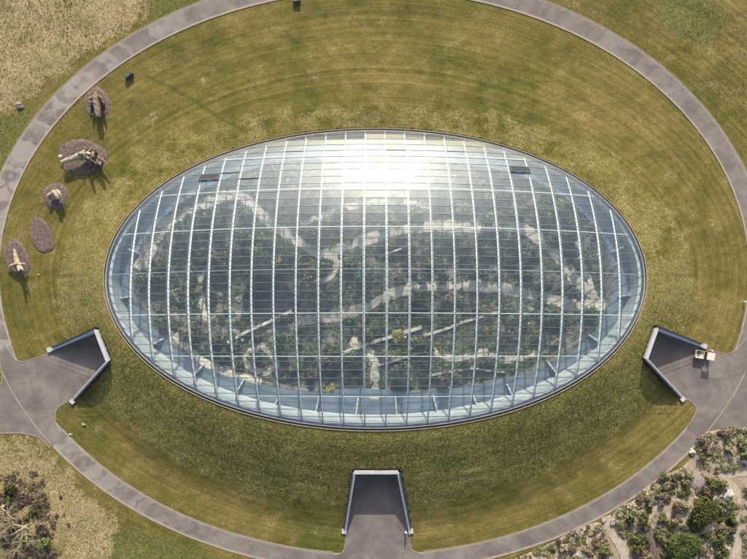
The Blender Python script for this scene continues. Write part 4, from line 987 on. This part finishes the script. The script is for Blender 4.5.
# ------------------------------------------------------------------ bare tree at lower left, with evergreen scrub under it
cc = []
for q in range(520):
    cc.append((*P(random.gauss(17, 17), random.gauss(528, 24)), random.uniform(.3, .8)))
cover([c for c in cc if fbm(np.array([c[0]]), np.array([c[1]]), .4, 3)[0] > -.2], lambda x, y: zg(y), lambda x, y: True, FOL['brown'], 'brown scrub under the bare trees at the lower left')
cover([(*P(random.gauss(20, 18), random.gauss(522, 22)), random.uniform(.3, .7)) for q in range(45)], lambda x, y: zg(y), lambda x, y: True, FOL['green'], 'dark green scrub under the bare trees at the lower left')
def bare_tree(px, py, lab, levels=6, seed=2):
    x, y = P(px, py); root = empty('bare_tree', (x, y, zg(y))); tag(root, lab, 'tree'); g = random.Random(seed); trunk = MB(); br = MB()
    def grow(p, d, L, r, lv, mb):
        pts = [p]; q = p
        for k in range(4):
            d = (d+Vector((g.gauss(0, .20), g.gauss(0, .20), g.gauss(0, .10)))).normalized(); q = q+d*L/4; pts.append(q)
        mb.tube(pts, [r, r*.9, r*.8, r*.7, r*.58], 7 if lv < 3 else 4)
        if lv >= levels: return
        for _ in range(3 if lv < 3 else 3):
            a = g.uniform(0, 6.28); b = g.uniform(.45, 1.0); o = d.orthogonal().normalized(); o.rotate(Matrix.Rotation(a, 3, d)); nd = (d*math.cos(b)+o*math.sin(b)+Vector((0, 0, .05))).normalized()
            grow(pts[g.choice((2, 3, 4))], nd, L*g.uniform(.62, .84), r*.52, lv+1, mb)
    trunk.tube([(0, 0, -.3), (-.05, .05, .7), (.05, 0, 1.5)], [.42, .34, .30], 10)
    for a, t_ in ((200, .5), (235, .4), (265, .55), (165, .6), (130, .7), (300, .35), (10, .35)):
        a = R_(a); d = Vector((math.cos(a), math.sin(a), t_)).normalized(); grow(Vector((0, 0, g.uniform(.9, 1.5))), d, 2.7 if t_ > .38 else 2.2, .19, 1, br)
    trunk.build('trunk', M['bark'], root, True); br.build('branches', M['bark'], root)
bare_tree(28, 525, 'bare pale-branched tree spreading over scrub at the lower left corner', seed=2)
bare_tree(6, 505, 'second bare tree at the left edge, above the larger bare tree', 5, 8)
for px, py, r, k, lab in [(38, 511, 1.15, 'dktree', 'rounded dark evergreen bush right of the bare tree'), (31, 538, 1.4, 'dktree', 'dark evergreen bush below the trunk of the bare tree'), (12, 487, 1.3, 'dktree', 'dark bush above the bare trees at the left edge'), (17, 520, 1.2, 'brown', 'brown bush left of the bare tree trunk'), (41, 523, 1.0, 'straw', 'tan rounded bush at the right of the bare tree'),
                          (26, 515, .9, 'straw', 'tan bush above the bare tree trunk'), (9, 500, 1.0, 'dktree', 'small dark bush under the left bare tree'), (48, 540, 1.3, 'olive', 'low olive bush right of the bare tree near the bottom edge'), (45, 529, 1.0, 'brown', 'low brown bush right of the bare tree'), (4, 530, 1.3, 'brown', 'brown bush at the left edge below the small bare tree'), (52, 553, 1.2, 'brown', 'brown bush at the bottom edge right of the bare tree'), (22, 553, 1.2, 'brown', 'brown bush at the bottom edge under the bare branches')]:
    x, y = P(px, py); place_shrub(x, y, zg(y)-.05, r, k, random.randrange(3), lab, sz=1.0)

# ------------------------------------------------------------------ grass tufts (stuff)
def tufts(n, test, mat, name, lab, h0, h1, wd):
    V = []; Fc = []; T = []
    xs = rng.uniform(-78, 78, n*4); ys = rng.uniform(-60, 60, n*4); ok = test(xs, ys); xs, ys = xs[ok][:n], ys[ok][:n]; zs = mound(xs, ys); tn = np.clip(.5+.25*fbm(xs, ys, .5, 3)+rng.normal(0, .22, len(xs)), 0, 1)
    for x, y, z, t in zip(xs, ys, zs, tn):
        for _ in range(3):
            a = random.uniform(0, 6.28); hgt = random.uniform(h0, h1); w_ = wd*random.uniform(.6, 1.4); b = random.uniform(0, 6.28); L = hgt*random.uniform(.4, 1.1)
            i0 = len(V); V += [(x-w_*math.cos(a), y-w_*math.sin(a), z-.03), (x+w_*math.cos(a), y+w_*math.sin(a), z-.03), (x+L*math.cos(b), y+L*math.sin(b), z+hgt)]; Fc.append((i0, i0+1, i0+2)); T += [t]*3
    o = mesh_obj(name, V, Fc, mat, tone=T); tag(o, lab, 'grass', kind='stuff')
def ring_t(x, y):
    ang = np.arctan2(y, x); r = np.hypot(x, y); r0 = rim_r(ang)+.9; r1 = ell_r(ang, EI); return (r-r0)/(r1-r0), r, ang
def notcourt(x, y):
    m_ = np.ones(x.shape, bool)
    for k in FORE: m_ &= ~inpoly(x, y, FORE[k])
    for c in COURTS:
        q = np.array(c['p']); cn = q.mean(0); q = cn+(q-cn)*1.12; m_ &= ~inpoly(x, y, [tuple(p) for p in q])
    return m_
def t_mound(x, y):
    t, r, a = ring_t(x, y); s = np.abs(np.sin(np.arctan2(y/27.5, x/49.5))); m_ = np.where(y > 0, .50-.30*s**2, .52+.10*s**1.3)
    return (t > 0) & (t < m_+rng.normal(0, .07, x.shape)) & notcourt(x, y)
def t_dry(x, y):
    r = np.hypot(x, y); q = np.zeros(x.shape, bool)
    for pl in DRY: q |= inpoly(x, y, pl)
    return q & (r > ell_r(np.arctan2(y, x), EO)+1.2) & notcourt(x, y)
def t_right(x, y):
    r = np.hypot(x, y); q = inpoly(x, y, GRAVEL[0]); d = t_dry(x, y)
    return ~q & ~d & (r > ell_r(np.arctan2(y, x), EO)+.7) & notcourt(x, y)
tufts(34000, lambda x, y: t_mound(x, y) & (y < -6+rng.normal(0, 4, x.shape)), FOL['tuft'], 'mound_grass', 'coarse green tufted grass on the lower half of the mound around the glasshouse', .05, .16, .055)
tufts(13000, lambda x, y: t_mound(x, y) & (y > -6+rng.normal(0, 4, x.shape)), FOL['tantuft'], 'mound_grass', 'pale tufted grass on the upper half of the mound around the glasshouse', .02, .07, .035)
tufts(22000, t_dry, FOL['drytuft'], 'dry_grass', 'dry straw coloured grass outside the ring road on the left', .06, .22, .07)
tufts(14000, t_right, FOL['tuft'], 'rough_grass', 'rough green grass outside the ring road', .05, .16, .05)

# ------------------------------------------------------------------ utility cart by the right forecourt
def cart():
    x, y = P(701.5, 354.5); root = empty('utility_cart', (x, y, zg(y)+.02), R_(-10)); tag(root, 'small cream utility cart with an open cargo bed parked in the right forecourt', 'utility cart')
    b = MB(); b.box(-1.45, 1.40, -.58, .58, .34, .50); b.box(.95, 1.45, -.56, .56, .503, .85); b.box(-.05, .05, -.62, .62, .503, 1.0); b.build('chassis', M['black'], root)
    b = MB(); b.box(1.40, 1.50, -.60, .60, .40, .92); b.box(1.05, 1.40, -.61, .61, .853, .95); b.build('front_cowl', M['cream'], root)
    b = MB()
    b.box(-1.65, -.08, -.74, -.68, .62, 1.02); b.box(-1.65, -.08, .68, .74, .62, 1.02); b.box(-1.65, -1.59, -.68, .68, .62, 1.02); b.box(-.14, -.08, -.68, .68, .62, 1.02); b.box(-1.59, -.14, -.68, .68, .62, .68)
    bed = b.build('cargo_bed', M['cream'], root)
    b = MB(); b.box(-1.3, -.75, .05, .6, .683, .95); b.build('cargo_box', M['black'], bed)
    b = MB(); b.box(.12, .72, -.60, .60, .503, .80); b.box(.08, .2, -.60, .60, .80, 1.25); b.build('seat', M['black'], root)
    b = MB(); 
    for sx in (.06, 1.30):
        for sy in (-.62, .62): b.tube([(sx, sy, .6), (sx*.97+.01, sy, 1.86)], .03, 6)
    b.build('roof_frame', M['black'], root)
    bm = bmesh.new(); bmesh.ops.create_cube(bm, size=1, matrix=Matrix.Translation((.70, 0, 1.90)) @ Matrix.Diagonal((1.46, 1.42, .09, 1))); bmesh.ops.bevel(bm, geom=bm.edges, offset=.035, segments=2, affect='EDGES'); me = bpy.data.meshes.new('roof'); bm.to_mesh(me); bm.free(); me.materials.append(M['cream']); o = bpy.data.objects.new('roof', me); COL.objects.link(o); o.parent = root
    b = MB(); b.prism([(1.30, -.58), (1.33, -.58), (1.33, .58), (1.30, .58)], .96, 1.82); b.build('windscreen', M['windscreen'], root)
    b = MB(); b.tube([(.95, .3, .8), (.82, .3, 1.1)], .025, 6)
    ring = [(.82+.05*math.cos(t), .3+.18*math.sin(t), 1.1+.16*math.cos(t)) for t in [2*math.pi*k/12 for k in range(13)]]; b.tube(ring, .018, 5); b.build('steering_wheel', M['black'], root)
    for sx in (-1.05, 1.0):
        for sy in (-.60, .60):
            b = MB(); b.tube([(sx, sy-.11, .28), (sx, sy+.11, .28)], .28, 16); wv = b.build('wheel', M['tyre'], root)
            b = MB(); b.tube([(sx, sy-.115, .28), (sx, sy+.115, .28)], .14, 12); b.build('rim', M['coping'], wv)
    for sy in (-.4, .4): b = MB(); b.tube([(1.50, sy, .7), (1.53, sy, .7)], .09, 10); b.build('headlight', M['white'], root)
cart()

# ------------------------------------------------------------------ dark slabs on the lawn, posts, sign
def slab(px, py, L, T, hgt, rot, lab):
    x, y = P(px, py); bm = bmesh.new(); bmesh.ops.create_cube(bm, size=1, matrix=Matrix.Translation((0, 0, hgt/2-.05)) @ Matrix.Diagonal((L, T, hgt+.1, 1)))
    bmesh.ops.bevel(bm, geom=bm.edges, offset=.12, segments=3, affect='EDGES'); bmesh.ops.subdivide_edges(bm, edges=bm.edges, cuts=2, use_grid_fill=True)
    for v in bm.verts: v.co += Vector((mnoise.noise(v.co*1.7), mnoise.noise(v.co*1.7+Vector((5, 0, 0))), mnoise.noise(v.co*1.7+Vector((0, 5, 0)))))*.07
    me = bpy.data.meshes.new('stone_block'); bm.to_mesh(me); bm.free(); me.materials.append(M['slab']); o = bpy.data.objects.new('stone_block', me); COL.objects.link(o); o.location = (x, y, float(mound(x, y))); o.rotation_euler = (0, 0, rot); tag(o, lab, 'stone block')
slab(129.8, 76.2, 1.75, .75, .95, R_(38), 'dark upright stone block alone on the lawn near the road at upper left')
slab(296.8, 1.5, 1.45, .8, .9, R_(4), 'dark stone block on the lawn at the top edge of the picture')
def post(px, py, hgt, r, mat, top, lab, name='marker_post'):
    x, y = P(px, py); root = empty(name, (x, y, float(mound(x, y)))); tag(root, lab, 'post')
    MB().tube([(0, 0, -.1), (0, 0, hgt-.12)], [r, r*.9], 10).build('post', M[mat], root)
    MB().tube([(0, 0, hgt-.12), (0, 0, hgt-.02), (0, 0, hgt)], [r*1.5, r*1.5, r*.9], 12).build('cap', M[top], root)
post(410, 351 if False else 349.7, .0, 0, 'white', 'white', 'x') if False else None
post(709.8, 350.2, .9, .10, 'concrete', 'white2', 'short white-topped post at the corner of the lawn behind the utility cart')
post(743, 301.5, .8, .10, 'concrete', 'white2', 'short pale post at the lawn edge near the right side of the picture')
post(39.3, 274.5, .35, .07, 'concrete', 'white2', 'tiny white marker on the left lawn below the empty mulch bed')
x, y = P(62.8, 156.8); root = empty('information_sign', (x, y, zg(y)+.2)); tag(root, 'small white information sign at the left edge of the largest mulch bed', 'sign')
MB().tube([(0, 0, -.2), (0, 0, .7)], .035, 6).build('post', M['dark'], root); MB().box(-.26, .26, -.19, .19, -.015, .015, Matrix.Translation((0, 0, .74)) @ Matrix.Rotation(-.4, 4, 'X')).build('panel', M['white2'], root)
# young staked sapling on the lawn
x, y = P(64, 130.5); root = empty('sapling', (x, y, zg(y))); tag(root, 'thin young sapling on the lawn between the two upper mulch beds', 'tree')
MB().tube([(0, 0, -.1), (.02, 0, .9), (0, .03, 1.8)], [.03, .025, .012], 5).build('trunk', M['bark'], root)
f = foliage('crown', FOL['lime'], root, n=90, rx=.32, ry=.3, rz=.4, leaf=.06, clumps=4, seed=3); f.location = (0, 0, 1.6)

# ------------------------------------------------------------------ people
def person(px, py, z, rz, top, legs, lab, sc=1.0, stride=.16, bag=None):
    x, y = P(px, py, z+.8); root = empty('person', (x, y, z), rz); root.scale = (sc,)*3; tag(root, lab, 'person')
    vs = [((0, 0, .95), .135), ((0, .0, 1.15), .125), ((0, .0, 1.36), .14), ((0, .01, 1.46), .075), ((0, .02, 1.53), .06), ((0, .03, 1.63), .105), ((0, .02, 1.72), .08)]
    ed = [(i, i+1) for i in range(6)]
    def add(p, r, par): vs.append((p, r)); ed.append((par, len(vs)-1)); return len(vs)-1
    for s in (-1, 1):
        a = add((s*.17, 0, 1.40), .065, 2); b = add((s*.23, -.03*s, 1.12), .047, a); c = add((s*.22, .08+.03*s, .88), .036, b); h = add((s*.21, .12+.03*s, .80), .034, c)
        for q in range(4): add((s*(.21)+(-.03+.02*q), .15+.03*s, .73), .010, h)
        add((s*.17, .16, .79), .011, h)
        a = add((s*.10, 0, .86), .10, 0); b = add((s*.10, .03+s*stride*.5, .48), .065, a); c = add((s*.10, s*stride, .09), .042, b); add((s*.11, s*stride+.14, .04), .038, c)
    me = bpy.data.meshes.new('body'); me.from_pydata([v[0] for v in vs], ed, []); o = bpy.data.objects.new('body', me); COL.objects.link(o); o.parent = root
    md = o.modifiers.new('skin', 'SKIN'); 
    for i, v in enumerate(vs): me.skin_vertices[0].data[i].radius = (v[1], v[1]*(.8 if i < 3 else 1)) if me.skin_vertices else (v[1], v[1])
    me.skin_vertices[0].data[0].use_root = True
    ss = o.modifiers.new('sub', 'SUBSURF'); ss.levels = 2; ss.render_levels = 2
    dg = bpy.context.evaluated_depsgraph_get(); ev = o.evaluated_get(dg); m2 = bpy.data.meshes.new_from_object(ev); o.modifiers.clear(); o.data = m2
    m2.materials.clear(); m2.materials.append(M['skin']); m2.materials.append(M[top]); m2.materials.append(M[legs]); m2.materials.append(M['black'])
    for p in m2.polygons:
        z_ = p.center.z; xx = abs(p.center.x); p.use_smooth = True
        p.material_index = 3 if z_ < .09 else 2 if (z_ < .98 and xx < .195) else 1 if (z_ < 1.47 and z_ > .9) else 0
    hb = MB(); hb.ball((0, .015, 1.685), .112, 1, 1.08, .95, 12, 7); hb.build('hair', M['hair'], o, True)
for px, py, z, rz, tp, lg, lab in [(449, 280, -5.3, 1.2, 'whitecloth', 'blue', 'person in a white top walking on the grey path under the glass'), (596, 299, -4.9, 2.5, 'redcloth', 'black', 'person in dark clothes where the paths meet at the right end under the glass'),
                                   (427, 347, -4.6, .3, 'whitecloth', 'black', 'person in a white top on the lower terraces right of centre under the glass'), (411, 379, -4.7, 1.9, 'whitecloth', 'blue', 'person in a white top right of the central sandy walk')]:
    x, y = P(px, py, z); person(px, py, float(zin(x, y))+.06, rz, tp, lg, lab)
x, y = P(405.8, 531.5); person(405.8, 531.5, zg(y)+.03, 2.8, 'pink', 'blue', 'person in a pink top standing at the foot of the wall in the lower forecourt')

LM = {'in': [('the dark pond', 272, 300), ('the pale garden wall', 262, 326), ('the central sandy walk', 375, 378), ('the left diagonal wall', 382, 341), ('the right diagonal wall', 462, 323), ('the grey path', 460, 288), ('the sandy path junction', 326, 254),
             ('the right-hand path crossing', 598, 302), ('the left path bend', 158, 236), ('the sandy loop', 262, 356), ('the short pale wall', 401, 249), ('the upper path', 480, 228), ('the top walk', 352, 206), ('the lower right walk', 490, 354), ('the lower left walk', 192, 350), ('the narrow left path', 199, 290), ('the right branch path', 582, 262)],
      'main': [('the dark green tree', 678, 541), ('the olive green tree', 698, 508), ('the lime bush', 632, 537), ('the mulch patch', 652, 548), ('the pink rock basin', 694, 479), ('the white boulder', 727, 494), ('the cream bush', 718, 526), ('the hollow boulder', 726, 548), ('the red-brown shrub', 664, 486), ('the round olive shrub', 660, 516), ('the left bed corner', 620, 515)],
      'strip': [('the dark ledge rock', 590, 533), ('the border tip', 600, 526), ('the left end of the rocky border', 515, 558), ('the middle of the rocky border', 555, 550)],
      'upper': [('the boulder by the road corner', 692, 452), ('the long pale rock', 745, 462), ('the top of the small rock bed', 722, 434), ('the middle of the small rock bed', 722, 452)],
      'right': [('the top of the right edge bed', 746, 485), ('the middle of the right edge bed', 746, 520)]}
def autolabels():
    D = {}
    sec = ['right of', 'upper right of', 'above', 'upper left of', 'left of', 'lower left of', 'below', 'lower right of']
    for o, base, x, y, r, bed in AUTO:
        ux = 373.5+F*(x-CAMX)/(H+4.5); uy = 279.5-F*(y-CAMY)/(H+4.5)
        nm, a, b = min(LM[bed], key=lambda q: math.hypot(q[1]-ux, q[2]-uy)); d = math.hypot(a-ux, b-uy)
        k = int(((math.degrees(math.atan2(b-uy, ux-a))+22.5) % 360)//45)
        if o.get('category') == 'shrub': size = 'small' if r < .85 else 'large' if r > 1.6 else 'medium'
        else: size = 'small' if r < .3 else 'large' if r > .45 else 'mid-sized'
        if base == 'weathered boulder': size = 'pinkish'
        where = f'{sec[k]} {nm}' if d > 3 else f'at {nm}'
        D.setdefault((f'{size} {base} {where}'+(' under the glass' if bed == 'in' else '')), []).append((d, o))
    for lab, L in D.items():
        L.sort(key=lambda q: q[0]); n = len(L)
        w_ = {1: [''], 2: ['nearer one', 'farther one'], 3: ['nearest of three', 'middle one of three', 'farthest of three'], 4: ['nearest of four', 'second nearest of four', 'third nearest of four', 'farthest of four']}.get(n)
        for i, (d, o) in enumerate(L):
            o['label'] = lab+(f', {w_[i]}' if w_ and w_[i] else '')
            if len(o['label'].split()) > 16: o['label'] = o['label'].replace(' under the glass', '').replace(' in the rock garden', '')
            if len(o['label'].split()) > 16: o['label'] = o['label'].replace('third nearest of four', 'third nearest').replace('second nearest of four', 'second nearest').replace(' of the small rock bed', ' of the bed')
            if len(o['label'].split()) > 16: o['label'] = o['label'].replace('pinkish grey', 'pinkish').replace('upper left of', 'near').replace('lower left of', 'near').replace('lower right of', 'near').replace('upper right of', 'near').replace('the middle of the ', 'mid ').replace('the top of the ', 'top of ')
            if w_ is None: o['group'] = lab+' group'
autolabels()
for o in bpy.data.objects:
    if len(str(o.get('label', '')).split()) > 16: print('LONG', o.name, o['label'])
print('objects', len(bpy.data.objects))
